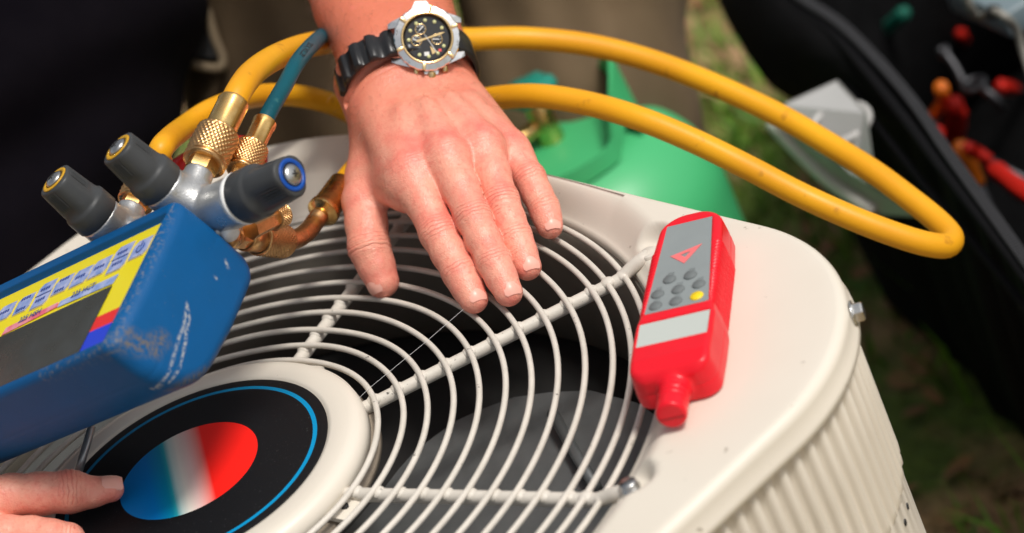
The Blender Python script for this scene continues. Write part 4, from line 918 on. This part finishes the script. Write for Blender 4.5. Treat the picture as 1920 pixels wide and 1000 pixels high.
# trousers and shirt
KH = mat('khaki_cotton', (0.130, 0.086, 0.044), 0.95, var=(0.105, 0.068, 0.034), scale=18, bump=0.4, bscale=700)
NAVY = mat('navy_cotton', (0.0050, 0.0038, 0.0062), 0.95, var=(0.0036, 0.0028, 0.005), scale=20, bump=0.4, bscale=700, spec=0.08)
L1 = [pd(500, -420, 2.60), pd(560, -60, 2.58), pd(600, 200, 2.56), pd(640, 520, 2.56)]; L2 = [pd(1040, -420, 2.64), pd(1080, -60, 2.62), pd(1100, 200, 2.60), pd(1130, 520, 2.60)]
ft1 = A([L1[3][0], L1[3][1] + .02, GZ + .05]); ft2 = A([L2[3][0], L2[3][1] + .02, GZ + .05]); HIP = (L1[0] + L2[0]) / 2 + A([0, .05, .12])
def trousers_sdf(p):
    d = None
    for Lg, ft, r in ((L1, ft1, .110), (L2, ft2, .098)):
        e = smin(smin(smin(cap(p, Lg[0], Lg[1], r * 1.1, r), cap(p, Lg[1], Lg[2], r, r * .98), .02), cap(p, Lg[2], Lg[3], r * .98, r * .92), .02), cap(p, Lg[3], ft, r * .92, .075), .02)
        d = e if d is None else smin(d, e, .02)
    d = smin(d, cap(p, L1[0], HIP, .12, .16), .05); d = smin(d, cap(p, L2[0], HIP, .11, .16), .05)
    x = p @ nrm(RI + UP * .05); y = p @ UP
    fold = np.sin(x * 62 + 4 * np.sin(y * 5 + x * 3)) * .6 + np.sin(x * 33 + y * 12 + 3 * np.sin(y * 9)) * .6
    return d - .0065 * fold - .002 * np.sin(x * 120 + y * 35)
lo3, hi3 = bounds([*L1, *L2, ft1, ft2, HIP], .19)
Vt, Ft = nets(trousers_sdf, lo3, hi3, 0.0065); tr = mk('trousers', Vt, Ft, KH, manA)
# pocket: dark mouth with a pale turned edge
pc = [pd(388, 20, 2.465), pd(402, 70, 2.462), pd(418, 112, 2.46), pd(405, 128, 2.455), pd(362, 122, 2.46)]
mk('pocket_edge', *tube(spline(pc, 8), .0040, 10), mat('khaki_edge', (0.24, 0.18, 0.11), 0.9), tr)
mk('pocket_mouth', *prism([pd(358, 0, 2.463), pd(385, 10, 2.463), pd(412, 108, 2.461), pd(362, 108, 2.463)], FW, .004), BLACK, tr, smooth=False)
def shirt_sdf(p):
    d = cap(p, HIP, HIP * .4 + SH * .6 + A([.03, .06, .05]), .155, .17); d = smin(d, cap(p, SH + A([-.06, .06, .02]), SH + (FA[3] - SH) * .35, .085, .066), .06)
    return smin(d, cap(p, SH + A([-.02, .08, .04]), SH + A([-.30, .16, .04]), .09, .09), .06)
lo4, hi4 = bounds([HIP, SH, SH + A([-.3, .16, .06])], .2); Vs, Fs = nets(shirt_sdf, lo4, hi4, 0.010); mk('shirt', Vs, Fs, mat('grey_shirt', (0.20, 0.20, 0.21), 0.9), manA)
mk('boot', *lathe([(.05, 0), (.055, .01), (.055, .07), (.05, .10), (.03, .11)], A([ft1[0], ft1[1], GZ]), EZ, 24), mat('boot_leather', (0.06, 0.04, 0.025), 0.6), manA); mk('boot', *lathe([(.05, 0), (.055, .01), (.055, .07), (.05, .10), (.03, .11)], A([ft2[0], ft2[1], GZ]), EZ, 24), bpy.data.materials['boot_leather'], manA)

# second person: navy clothes, one hand reaching in from the left
manB = thing('person', (-0.30, 0.55, GZ), 'person in dark navy clothes whose thumb reaches over the fan hub', 'person')
TB = [pz(207, 917, .0205), pz(132, 922, .0300), pz(20, 930, .038), pz(-110, 965, .045)]; TBR = (.0083, .0127, .0130, .0160)
IB = [pz(128, 1012, .0190), pz(60, 1006, .024), pz(-25, 1004, .031), pz(-160, 1010, .045)]; IBR = (.0105, .0118, .0125, .0140)
MB_ = [pz(95, 1075, .018), pz(30, 1070, .022), pz(-40, 1066, .028), pz(-170, 1050, .042)]; MBR = (.0098, .0110, .0118, .0140)
WB = pz(-330, 1000, .06); EB = pd(-720, 640, 2.10); SB = pd(-420, -150, 2.38)
BD = nrm(UP * .8 - FW * .6)
def armb_sdf(p):
    palm = smin(smin(cap(p, WB, IB[3], .026, .0165), cap(p, WB, TB[3], .026, .018), .012), cap(p, WB + A([0, 0, -.006]), MB_[3], .024, .016), .012)
    palm = smin(palm, cap(p, TB[3], IB[3], .014, .013), .012); palm = smin(palm, smin(cap(p, WB, EB, .030, .045), cap(p, EB, SB, .046, .055), .02), .015)
    out = None
    for pts, rad in ((TB, TBR), (IB, IBR), (MB_, MBR)):
        f = chain(p, pts, rad)
        if pts is TB:
            ax_ = nrm(TB[0] - TB[1]); s = (p - TB[1]) @ ax_; u_ = (p - TB[1]) @ BD
            f = f + .0028 * np.exp(-((s - .0155) / .006) ** 2) * np.clip(u_ / .006, 0, 1) + .0004 * np.cos(s * 2 * np.pi / .004) * np.exp(-(s / .007) ** 2) * np.clip(u_ / .006, 0, 1)
        e = smin(palm, f, .008); out = e if out is None else smin(out, e, .0012)
    return out
lo5, hi5 = bounds([*TB, *IB, *MB_, WB], .035); Vh, Fh = nets(armb_sdf, lo5, hi5, .0011); 
cutn = nrm(EB - WB)
def restb(p): return np.maximum(armb_sdf(p), ((WB + cutn * .0) - p) @ cutn)
hb = mk('body', Vh, Fh, SKIN, manB); attr(hb, 'red', np.clip(.1 + gsum(Vh, [(TB[0], .012, .5), (TB[1] + BD * .01, .010, .35), (IB[0], .012, .3)]), 0, 1)); attr(hb, 'tan', np.zeros(len(Vh)))
s = (Vh - TB[1]) @ nrm(TB[0] - TB[1]); attr(hb, 'joint_s', s); attr(hb, 'joint_w', np.exp(-(s / .007) ** 2) * ((Vh - TB[1]) @ BD > .001)); attr(hb, 'crease', 0 * np.clip((0.5 + .5 * np.cos(s * 2 * np.pi / .0034)) ** 3 * np.exp(-(s / .006) ** 2) * ((Vh - TB[1]) @ BD > .002), 0, 1))
nail(TB[0] + nrm(TB[0] - TB[1]) * .0005, TB[1], BD - RI * .1, TBR[0] * 1.0, .0125, TBR[0] * .8, hb)
# work dirt on the underside of the thumb is its own shape of stain
lo6, hi6 = bounds([WB, EB, SB], .07); Vq, Fq = nets(restb, lo6, hi6, .005); ub = mk('upper_arm', Vq, Fq, SKIN, hb); attr(ub, 'red', np.full(len(Vq), .2)); attr(ub, 'tan', np.full(len(Vq), .5)); attr(ub, 'crease', np.zeros(len(Vq)))
T0, T1, T2 = pd(-120, -480, 2.46), pd(-60, 60, 2.43), pd(-75, 420, 2.44)
def navy_sdf(p):
    d = smin(cap(p, T0, T1, .175, .178), cap(p, T1, T2, .178, .150), .03); kn = A([T2[0] + .02, T2[1] + .05, GZ + .08])
    d = smin(d, cap(p, T2, kn, .145, .12), .04); d = smin(d, cap(p, SB, SB + (EB - SB) * .5, .075, .065), .03); d = smin(d, cap(p, SB, T0 + (T1 - T0) * .3, .08, .12), .05)
    x = p @ RI; y = p @ UP
    return d - .005 * np.sin(y * 34 + x * 22 + 3 * np.sin(x * 20)) - .003 * np.sin(y * 70 - x * 45)
lo7, hi7 = bounds([T0, T1, T2, SB, EB, (T2[0], T2[1], GZ + .05)], .2); Vn, Fn = nets(navy_sdf, lo7, hi7, .008); mk('navy_clothes', Vn, Fn, NAVY, manB)
# ------------------------------------------------------------------ wristwatch
watch = thing('wristwatch', FA[0] + FNRM * .03, 'steel and gold chronograph wristwatch with ribbed black strap on the forearm', 'watch')
WC0 = pd(801, 71, 1.978); WN = nrm(-FW + RI * .10 + UP * .10); 
X3 = nrm(-UP + RI * .10); X3 = nrm(X3 - WN * np.dot(X3, WN))          # three o'clock, towards the hand
X12 = np.cross(WN, X3); X12 = X12 if np.dot(X12, RI) > 0 else -X12      # twelve o'clock, to the right in the picture
def wl(a, b, h): return WC0 + X12 * a / 1000 + X3 * b / 1000 + WN * h / 1000
GOLD = mat('gold_plate', (0.92, 0.66, 0.33), 0.22, 1.0); SST = mat('watch_steel', (0.90, 0.89, 0.86), 0.20, 1.0); DIAL = mat('dial_black', (0.012, 0.012, 0.013), 0.35)
LUME = mat('lume', (0.62, 0.62, 0.30), 0.5); WHT = mat('watch_white', (0.7, 0.7, 0.68), 0.4); STRAP = mat('strap_rubber', (0.014, 0.014, 0.015), 0.33, bump=.05, bscale=900)
# h = 0 is the top of the bezel; the case reaches down to the wrist
case = mk('watch_case', *lathe([(.0165, -.0125), (.0190, -.0120), (.0205, -.0095), (.0207, -.0052), (.0200, -.0046), (.0160, -.0046)], WC0, WN, 72), SST, watch, sharp=40)
bez = mk('bezel', *lathe([(.0203, -.0046), (.0214, -.0040), (.0215, -.0018), (.0209, -.0010), (.0170, .0002), (.0164, -.0002), (.0160, -.0012), (.0160, -.0046)], WC0, WN, 120, mod=lambda t, r, h: r * (1 + (0.012 * (np.cos(24 * t) > .3) if r > .0208 else 0))), SST, watch, sharp=35)
mk('bezel_ring', *lathe([(.0174, -.0002), (.0172, .0007), (.0160, .0008), (.0153, -.0006)], WC0, WN, 96, closed=True), GOLD, bez)
for a_ in range(0, 360, 60):
    t = math.radians(a_ - 78); d = X12 * math.cos(t) + X3 * math.sin(t); s_ = np.cross(WN, d)
    mk('bezel_rider', *boxg(WC0 + d * .0192 + WN * -.0002, (d, s_, WN), (.0024, .0011, .0013), .0003), GOLD, bez)
for num, ang in (('10', 135), ('20', 195), ('30', 255), ('40', 315), ('50', 15)):
    t = math.radians(ang); # picture angle: 0 right, 90 down
    d = X12 * math.cos(t) + X3 * math.sin(t); tx = -(-X12 * math.sin(t) + X3 * math.cos(t)); tx = -tx
    c = WC0 + d * .0188 - WN * .00038
    n_ = nrm(WN * .98 + d * .22)
    mk('bezel_numeral', *textg(num, .0042, c, nrm(np.cross(d, n_)) * -1, d, .0002), mat('engraving', (0.10, 0.09, 0.08), .5), bez, smooth=False)
for a_ in range(0, 360, 30):
    t = math.radians(a_ + 12); d = X12 * math.cos(t) + X3 * math.sin(t); s_ = np.cross(WN, d)
    mk('bezel_notch', *boxg(WC0 + d * .0212 - WN * .0024, (d, s_, WN), (.0006, .0012, .0007)), BLACK, bez, smooth=False)
dial = mk('dial', *lathe([(0, -.0022), (.0143, -.0022), (.0158, -.0004), (.0160, -.0010), (.0160, -.0040), (0, -.0040)], WC0, WN, 72), DIAL, watch, sharp=40)
for a_ in range(0, 360, 30):
    if a_ in (0,): continue
    t = math.radians(a_); c = wl(12.0 * math.cos(t), 12.0 * math.sin(t), -2.15); mk('hour_dot', *lathe([(.00125, 0), (.0011, .0003), (0, .0004)], c, WN, 14), LUME, dial)
for a_, b_ in ((-3.5, 6.0), (-3.5, -6.0), (6.4, 0.6)):
    pass
for (a_, b_) in ((-3.6, -6.4), (-7.0, 0.8), (6.4, 1.2)):
    sb = mk('subdial', *lathe([(.0030, 0), (.0034, .0004), (.0037, .0002), (.0038, 0)], wl(a_, b_, -2.15), WN, 36, closed=True), GOLD, dial)
    mk('subdial_face', *lathe([(.0031, 0.00005), (.0030, .0001), (0, .0001)], wl(a_, b_, -2.15), WN, 24), DIAL, sb)
    t = RNG.uniform(0, 6.28); d = X12 * math.cos(t) + X3 * math.sin(t)
    mk('subdial_hand', *boxg(wl(a_, b_, -1.95) + d * .0006, (d, np.cross(WN, d), WN), (.0021, .00032, .0001)), WHT, sb, smooth=False)
    for q in range(8):
        t2 = q * math.pi / 4; d2 = X12 * math.cos(t2) + X3 * math.sin(t2); mk('subdial_tick', *boxg(wl(a_, b_, -2.02) + d2 * .0026, (d2, np.cross(WN, d2), WN), (.0004, .00016, .00005)), WHT, sb, smooth=False)
def hand(name, ang, L, w, back, h, m):
    t = math.radians(ang); d = X12 * math.cos(t) + X3 * math.sin(t); s_ = np.cross(WN, d); c = wl(0, 0, h)
    mk(name, *prism([c - d * back - s_ * w * .5, c + d * L * .75 - s_ * w, c + d * L, c + d * L * .75 + s_ * w, c - d * back + s_ * w * .5], WN, .0003), m, dial, smooth=False)
hand('minute_hand', -14, .0125, .00075, .0035, -1.75, GOLD); hand('hour_hand', 168, .0080, .0009, .002, -1.9, GOLD); hand('second_hand', 62, .0125, .00025, .003, -1.5, WHT)
mk('hour_marker', *prism([wl(2.4, 11, -2.1), wl(5.5, 9.2, -2.1), wl(1.4, 5.2, -2.1)], WN, .0003), GOLD, dial, smooth=False)
mk('date_window', *boxg(wl(-1.2, 10.2, -2.1), (X12, X3, WN), (.0016, .0013, .0001)), WHT, dial, smooth=False)
mk('red_index', *boxg(wl(7.6, 8.6, -2.05), (X12, X3, WN), (.0010, .0009, .0002)), mat('index_red', (.75, .08, .08), .4), dial, smooth=False)
# crown, pushers and guards
def stub(b_off, r, L, m, name, par, h=-7.5, sgn=1):
    o = wl(b_off, 0, h) + X3 * sgn * (math.sqrt(.0205 ** 2 - (b_off / 1000) ** 2) - .001)
    return mk(name, *lathe([(0, 0), (r * .75, 0), (r * .75, L * .35), (r, L * .4), (r, L * .92), (r * .85, L), (0, L)], o, X3 * sgn, 24, mod=lambda t, rr, hh: rr * (1 + .04 * np.cos(16 * t) * (hh > L * .38))), m, par, sharp=50)
stub(0.8, .0034, .0068, GOLD, 'crown', case); stub(-9.0, .0021, .0058, GOLD, 'pusher', case); stub(10.0, .0021, .0055, GOLD, 'pusher', case)
mk('crown_guard', *prism([wl(-5, 18.5, -10), wl(-3.4, 23.6, -10), wl(5.0, 23.6, -10), wl(6.6, 18.5, -10)], WN, .0045), SST, case, smooth=False)
mk('case_shoulder', *prism([wl(-9.5, -17.5, -10), wl(-5.2, -25.5, -10.5), wl(2.4, -25.0, -10.5), wl(6.0, -19.0, -10)], WN, .0062), SST, case, smooth=False)
for sx in (-1, 1):
    for sy in (-1, 1):
        pts = [wl(sx * 12.0, sy * 10.8, -10.8), wl(sx * 12.0, sy * 17.6, -10.8), wl(sx * 21.5, sy * 14.0, -13.2), wl(sx * 24.2, sy * 12.6, -14.6), wl(sx * 24.2, sy * 9.6, -14.6), wl(sx * 20, sy * 9.6, -12.8)]
        mk('lug', *prism(pts, WN, .0052), SST, case, smooth=False)
# strap: follows the oval of the wrist, ribbed next to the case
SN = FNRM; SL = FLAT; SA = FAX
cw = WC0 - WN * .0125; c0 = FA[0] + FAX * np.dot(cw - FA[0], FAX)
NS = 240; V = []; hwid = .0108
th = np.linspace(0, 2 * math.pi, NS, endpoint=False)
per = []
for t in th:
    c, s_ = math.cos(t), math.sin(t); base = SL * (.0142 * (1 if c > 0 else -1) * min(1, abs(c) * 3)) + (SL * c + SN * s_) * .0292; per.append(base)
per = np.array(per); arc = np.concatenate([[0], np.cumsum(np.linalg.norm(np.diff(per, axis=0), axis=1))])
nrmv = np.array([SL * math.cos(t) + SN * math.sin(t) for t in th])
left = (np.cos(th) < 0.05)
rib = np.where(left & (np.sin(th) > -.75), 0.0013 * np.clip(np.sin(arc * 2 * np.pi / .0115) * 2.2, -1, 1), 0)
for i in range(NS):
    o = c0 + per[i]; n_ = nrmv[i]; top = .0032 + rib[i]
    for (wv, h_) in ((-hwid, .0), (-hwid * 1.0, top * .7), (-hwid * .9, top), (0, top * 1.02), (hwid * .9, top), (hwid, top * .7), (hwid, 0)): V.append(o + SA * wv + n_ * h_)
k = 7; F = [(i * k + j, i * k + (j + 1) % k, ((i + 1) % NS) * k + (j + 1) % k, ((i + 1) % NS) * k + j) for i in range(NS) for j in range(k)]
strap = mk('strap', V, F, STRAP, watch, sharp=50)
# ------------------------------------------------------------------ green refrigerant cylinder
GRN = mat('green_enamel', (0.060, 0.44, 0.165), 0.40, var=(0.05, 0.38, 0.14), scale=8, bump=.04, bscale=200); TEAL = mat('teal_plastic', (0.01, 0.22, 0.16), 0.45)
TC = pz(1040, 275, -.200); TC = A([TC[0], TC[1] + .02, GZ]); tank = thing('gas_cylinder', TC, 'green refrigerant gas cylinder with a collar handle behind the air conditioner', 'gas cylinder')
TOP = -.203 - GZ; R_ = .122
prof = [(0, .0), (.085, .0), (.112, .012), (R_, .05), (R_, TOP - .085)] + [(R_ * math.cos(a_) ** .8, TOP - .085 + .085 * math.sin(a_)) for a_ in np.linspace(.1, 1.5, 14)] + [(0, TOP)]
mk('tank_body', *lathe(prof, TC, EZ, 72), GRN, tank)
mk('seam_band', *lathe([(R_ + .0005, .20), (R_ + .002, .203), (R_ + .002, .211), (R_ + .0005, .214)], TC, EZ, 64), GRN, tank)
# collar: curved sheet with two hand openings, flaring at the top
NA = 96; V = []; F = []; rc_ = .078; HH = .085
def col_h(t):                     # height of the collar's upper edge along its circle
    return HH * (0.42 + 0.58 * max(0, math.cos(2 * (t - math.radians(-8)))) ** .6)
for side in (0, 1):
    for i in range(NA):
        t = 2 * math.pi * i / NA; hh = col_h(t)
        for j in range(6):
            s_ = j / 5; r = rc_ - .006 * s_ - side * .0035
            V.append(TC + A([r * math.cos(t), r * math.sin(t), TOP - .032 + s_ * hh]))
n6 = NA * 6
for i in range(NA):
    t = 2 * math.pi * (i + .5) / NA; i2 = (i + 1) % NA; openw = abs(math.sin(2 * (t - math.radians(-8)))) > .55
    for j in range(5):
        if openw and 1 <= j <= 2: continue
        q = (i * 6 + j, i2 * 6 + j, i2 * 6 + j + 1, i * 6 + j + 1); F += [q, tuple(n6 + x for x in q[::-1])]
    F.append((i * 6 + 5, i2 * 6 + 5, n6 + i2 * 6 + 5, n6 + i * 6 + 5))
mk('collar_handle', V, F, GRN, tank, sharp=50)
vb0 = TC + A([0, 0, TOP - .005]); mk('valve', *join(cyl(vb0, vb0 + EZ * .045, .012, .010, 20, .002), cyl(vb0 + EZ * .022, vb0 + EZ * .022 + A([-.045, -.02, 0]), .007, segs=16, bev=.001)), BRASS, tank)
mk('valve_wheel', *lathe([(.006, .045), (.020, .047), (.022, .052), (.020, .058), (.006, .060)], vb0, EZ, 40, mod=lambda t, r, h: r * (1 + .08 * np.cos(6 * t) * (r > .015))), TEAL, tank)

# ------------------------------------------------------------------ black tool bag with its contents
BAG = mat('black_nylon', (0.0045, 0.0045, 0.0048), 0.85, var=(0.007, 0.007, 0.0075), scale=30, bump=.5, bscale=600, spec=.06); ZIP = mat('zip_tape', (0.008, 0.008, 0.009), 0.9, spec=.06); ZT_ = mat('zip_teeth', (0.04, 0.04, 0.043), 0.6, spec=.2)
bag = thing('tool_bag', (.80, .55, GZ), 'open black nylon tool bag with a zipped rim standing on the grass', 'bag')
rim = [pz(1432, -60, -.235), pz(1500, 8, -.245), pz(1580, 62, -.25), pz(1650, 130, -.25), pz(1720, 212, -.25), pz(1780, 300, -.25), pz(1830, 370, -.252), pz(1875, 432, -.255), pz(1945, 530, -.26)]
rim = spline(rim, 8); nR = len(rim)
ctr = A([.85, .45, 0]); 
far = [rim[-1] + A([.03, -.05, 0]), A([.78, -.02, -.26]), A([1.05, .0, -.25]), A([1.16, .30, -.24]), A([1.14, .75, -.22]), A([.98, 1.05, -.21]), A([.75, 1.08, -.22]), rim[0] + A([.05, .10, 0])]
loop = np.vstack([rim, spline([rim[-1], *far, rim[0]], 8)[4:-4]]); nL = len(loop)
cen = loop.mean(0); V = []; rowsb = []
for (k_, s_, zf, w_) in ((0, 1.0, 0, 0), (1, 1.015, .10, .010), (2, 1.035, .35, .02), (3, 1.03, .7, .03), (4, .99, .97, .02), (5, .96, 1.0, 0)):
    i = np.arange(nL); wr = w_ * (np.sin(i * .55) * .4 + np.sin(i * 1.3 + 1) * .25)
    q = cen + (loop - cen) * s_; nn = (loop - cen); nn[:, 2] = 0; nn /= np.linalg.norm(nn, axis=1)[:, None]; q = q + nn * wr[:, None]; q[:, 2] = loop[:, 2] + (GZ + .004 - loop[:, 2]) * zf; rowsb.append(q)
for (s_, zf) in ((.99, .0), (.97, .12), (.95, .5), (.93, .95)):
    q = cen + (loop - cen) * s_; q[:, 2] = loop[:, 2] + (GZ + .02 - loop[:, 2]) * zf; rowsb.insert(0, q)
V = np.concatenate(rowsb); F = [(i * nL + j, i * nL + (j + 1) % nL, (i + 1) * nL + (j + 1) % nL, (i + 1) * nL + j) for i in range(len(rowsb) - 1) for j in range(nL)]
F.append(tuple(range(nL))); mk('bag_shell', V, F, BAG, bag)
nn = rim - cen; nn[:, 2] = 0; nn /= np.linalg.norm(nn, axis=1)[:, None]
tape = mk('zip_tape', *tube(rim + nn * .012 + A([0, 0, .002]), .0045, 10), ZIP, bag)
mk('piping', *tube(rim + nn * .026 + A([0, 0, -.022]), .0035, 8), ZIP, bag)
cumr = np.concatenate([[0], np.cumsum(np.linalg.norm(np.diff(rim, axis=0), axis=1))]); g = []
for s_ in np.arange(0.005, cumr[-1] - .005, .0034):
    c = A([np.interp(s_, cumr, rim[:, i]) for i in range(3)]); c2 = A([np.interp(s_ + .003, cumr, rim[:, i]) for i in range(3)]); t = nrm(c2 - c); n_ = nrm(np.cross(t, EZ)); g.append(boxg(c + A([0, 0, .010]) + n_ * 0.0, (t, n_, np.cross(t, n_)), (.0010, .0042, .0022)))
zt = mk('zip_teeth', *join(*g), ZT_, tape, smooth=False); zt['kind'] = 'stuff'
# flap of the bag folded outwards at the far end
fl = [pz(1330, -60, -.26), pz(1350, 10, -.27), pz(1390, 80, -.285), pz(1440, 150, -.31), pz(1500, 185, -.33), pz(1600, 230, -.34)]
fl = spline(fl, 6); ii = np.linspace(0, nR * .62, len(fl)).astype(int); inn = rim[ii]; V = []
for a_, b_ in zip(fl, inn):
    for s_ in np.linspace(0, 1, 7): V.append(a_ + (b_ - a_) * s_ + A([0, 0, .02 * math.sin(s_ * math.pi)]))
V = np.array(V); n = len(fl); F = [(i * 7 + j, (i + 1) * 7 + j, (i + 1) * 7 + j + 1, i * 7 + j + 1) for i in range(n - 1) for j in range(6)]; V2 = V - A([0, 0, .006]); kk = len(V)
F += [tuple(kk + x for x in f[::-1]) for f in F] + [(i * 7, kk + i * 7, kk + (i + 1) * 7, (i + 1) * 7) for i in range(n - 1)]
mk('bag_flap', np.vstack([V, V2]), F, BAG, bag)
# grey plastic sleeve tucked under the flap
pk = thing('plastic_sleeve', pz(1560, 330, -.33), 'bent grey plastic sleeve with a round mark tucked beside the tool bag', 'plastic sleeve')
GRY = mat('grey_plastic_sheet', (0.42, 0.42, 0.41), 0.42, var=(0.36, 0.36, 0.35), scale=12); 
A1 = [pz(1470, 195, -.235), pz(1570, 150, -.235), pz(1625, 210, -.24), pz(1642, 345, -.275), pz(1600, 330, -.28), pz(1540, 265, -.275)]
cs = sum(A1) / 6; up_ = nrm(np.cross(A1[1] - A1[0], A1[3] - A1[0])); up_ = up_ if up_[2] > 0 else -up_
sh = mk('sleeve_panel', *prism(A1, -up_, .0018), GRY, pk, smooth=False)
A2 = [pz(1446, 226, -.265), pz(1470, 196, -.240), pz(1545, 262, -.28), pz(1640, 335, -.295), pz(1720, 405, -.32), pz(1650, 400, -.33), pz(1560, 345, -.315), pz(1500, 290, -.295)]
mk('sleeve_fold', *prism(A2, -EZ, .0015), mat('clear_grey_sheet', (0.36, 0.35, 0.32), 0.3, var=(0.26, 0.25, 0.22), scale=20), pk, smooth=False)
e_ = [pz(1444, 228, -.263), pz(1500, 288, -.292), pz(1562, 345, -.312), pz(1640, 396, -.328)]; mk('rolled_edge', *tube(spline(e_, 8), .006, 10), mat('pale_edge', (0.52, 0.50, 0.46), 0.35), pk)
rc0 = rp(1575, 232, A1[0] + up_ * .0006, up_); x_, y_, _ = frame(up_); mk('round_mark', *tube([rc0 + x_ * .018 * math.cos(t) + y_ * .024 * math.sin(t) for t in np.linspace(0, 6.283, 40, endpoint=False)], .0035, 8, closed=True), mat('mark_grey', (.42, .41, .39), .4), sh)
# tools inside
ORG = mat('orange_grip', (0.75, 0.17, 0.010), 0.4); REDG = mat('red_grip', (0.42, 0.012, 0.006), 0.5, spec=.2); GRG = mat('green_grip', (0.01, 0.12, 0.08), 0.4); TS = mat('tool_steel', (0.08, 0.08, 0.085), 0.5, 1.0)
def screwdriver(name, a, b, r, m, label, shaft=.09):
    t = thing(name, a, label, 'screwdriver', 'tools in the bag'); ax_ = nrm(A(b) - A(a)); L = np.linalg.norm(A(b) - A(a)); r = r * .72
    mk('handle', *lathe([(0, 0), (r * .8, .002), (r, .010), (r * .9, L * .35), (r, L * .6), (r * .75, L * .85), (r * .85, L * .97), (r * .5, L)], a, ax_, 30, mod=lambda t_, rr, h: rr * (1 + .07 * np.cos(6 * t_))), m, t)
    mk('shaft', *cyl(A(b), A(b) + ax_ * shaft, .0035, segs=12), TS, t); return t
def pliers(name, p0, p1, p2, m, label, r=.0068):
    t = thing(name, p2, label, 'pliers', 'tools in the bag')
    for a in (p0, p1): mk('grip', *tube(spline([a, A(a) * .5 + A(p2) * .5 + (A(a) - (A(p0) + A(p1)) / 2) * .6, p2], 8), np.linspace(r, r * .7, 17), 12), m, t)
    ax_ = nrm(A(p2) - (A(p0) + A(p1)) / 2); mk('jaw', *lathe([(.008, -.01), (.013, 0), (.012, .015), (.007, .04), (.003, .055)], p2, ax_, 16), TS, t); return t
Z = -.40
pliers('pliers', pz(1705, 195, Z + .03), pz(1765, 165, Z + .03), pz(1735, 235, Z - .06), ORG, 'pliers with orange grips sticking out at the bag rim')
pliers('pliers', pz(1755, 250, Z + .03), pz(1790, 195, Z + .02), pz(1760, 300, Z - .08), REDG, 'pliers with broad dark red grips below the orange pliers', .008)
screwdriver('screwdriver', pz(1802, 205, Z), pz(1798, 260, Z - .05), .008, REDG, 'short screwdriver with an upright red handle in the bag')
screwdriver('screwdriver', pz(1795, 268, Z + .01), pz(1835, 345, Z - .04), .011, ORG, 'screwdriver with a long orange handle against the zipped rim')
screwdriver('screwdriver', pz(1805, 272, Z + .02), pz(1856, 300, Z), .009, REDG, 'screwdriver with a red handle lying across the orange one')
screwdriver('screwdriver', pz(1858, 312, Z + .01), pz(1950, 385, Z), .011, REDG, 'large red handled screwdriver at the right edge of the bag', .12)
screwdriver('screwdriver', pz(1876, 162, Z - .06), pz(1902, 168, Z - .12), .010, REDG, 'round red handle end deep in the bag', .10)
screwdriver('screwdriver', pz(1800, 62, Z - .08), pz(1812, 85, Z - .14), .008, REDG, 'dim red handle end at the back of the bag', .10)
screwdriver('screwdriver', pz(1700, 20, Z), pz(1640, 75, Z - .04), .010, GRG, 'dark green handled screwdriver lying along the bag wall', .10)
sp = thing('wrench', pz(1790, 120, Z), 'shiny steel wrench lying in the dark bag', 'wrench', 'tools in the bag'); mk('shank', *tube(spline([pz(1772, 100, Z + .02), pz(1790, 125, Z + .01), pz(1806, 155, Z)], 6), [.0042] * 13, 10), TS, sp); mk('jaw', *lathe([(.003, -.004), (.0065, -.004), (.0065, .004), (.003, .004)], pz(1770, 98, Z + .02), EZ, 6, closed=True), TS, sp)
sp = thing('wrench', pz(1850, 180, Z), 'curved steel wrench arc beside the red handle end', 'wrench', 'tools in the bag'); mk('shank', *tube(spline([pz(1828, 160, Z), pz(1850, 172, Z), pz(1872, 190, Z - .01), pz(1880, 205, Z - .02)], 6), .004, 10), TS, sp); mk('ring_end', *tube([pz(1826, 158, Z) + A([.010 * math.cos(t), .010 * math.sin(t), 0]) for t in np.linspace(0, 6.283, 24, endpoint=False)], .003, 8, closed=True), TS, sp)
# coil of grey cable and a tin at the top right
cb = thing('cable', pz(1830, 20, -.24), 'loose grey cable looping over the far rim of the bag', 'cable'); mk('cable_core', *tube(spline([pz(*t) for t in ((1808, -30, -.2), (1818, 10, -.22), (1835, 32, -.24), (1862, 22, -.22), (1885, 32, -.22), (1905, 55, -.24), (1918, 95, -.26), (1935, 150, -.28))], 8), .0035, 10), mat('cable_grey', (.23, .22, .19), .5), cb); mk('cable_tie', *cyl(pz(1858, 22, -.221), pz(1868, 24, -.221), .006, segs=14), BLACK, cb)
bx_ = thing('parts_tray', pz(1890, 5, -.30), 'blue grey plastic parts tray at the far end of the bag', 'tray'); c = pz(1885, -8, -.262); tx = nrm(pz(1930, 30, -.262) - pz(1840, -10, -.262)); ty = np.cross(EZ, tx)
mk('tray_body', *boxg(c, (tx, ty, EZ), (.045, .030, .012), .003), mat('tray_blue_grey', (.16, .21, .23), .4), bx_); mk('tray_rib', *boxg(c + EZ * .0135, (tx, ty, EZ), (.044, .003, .0018)), mat('tray_rib', (.28, .33, .35), .35), bx_, smooth=False)
# strand of spider silk across the grille
sk = pd(908, 546, 1.885); mk_ = mk('spider_silk', *tube([sk, pz(800, 640, .004), pz(690, 730, .003), pz(668, 752, .004)], .00010, 5), mat('silk', (.7, .7, .7), .3)); tag(mk_, 'single strand of spider silk stretched from the fingertips across the grille', 'spider silk')
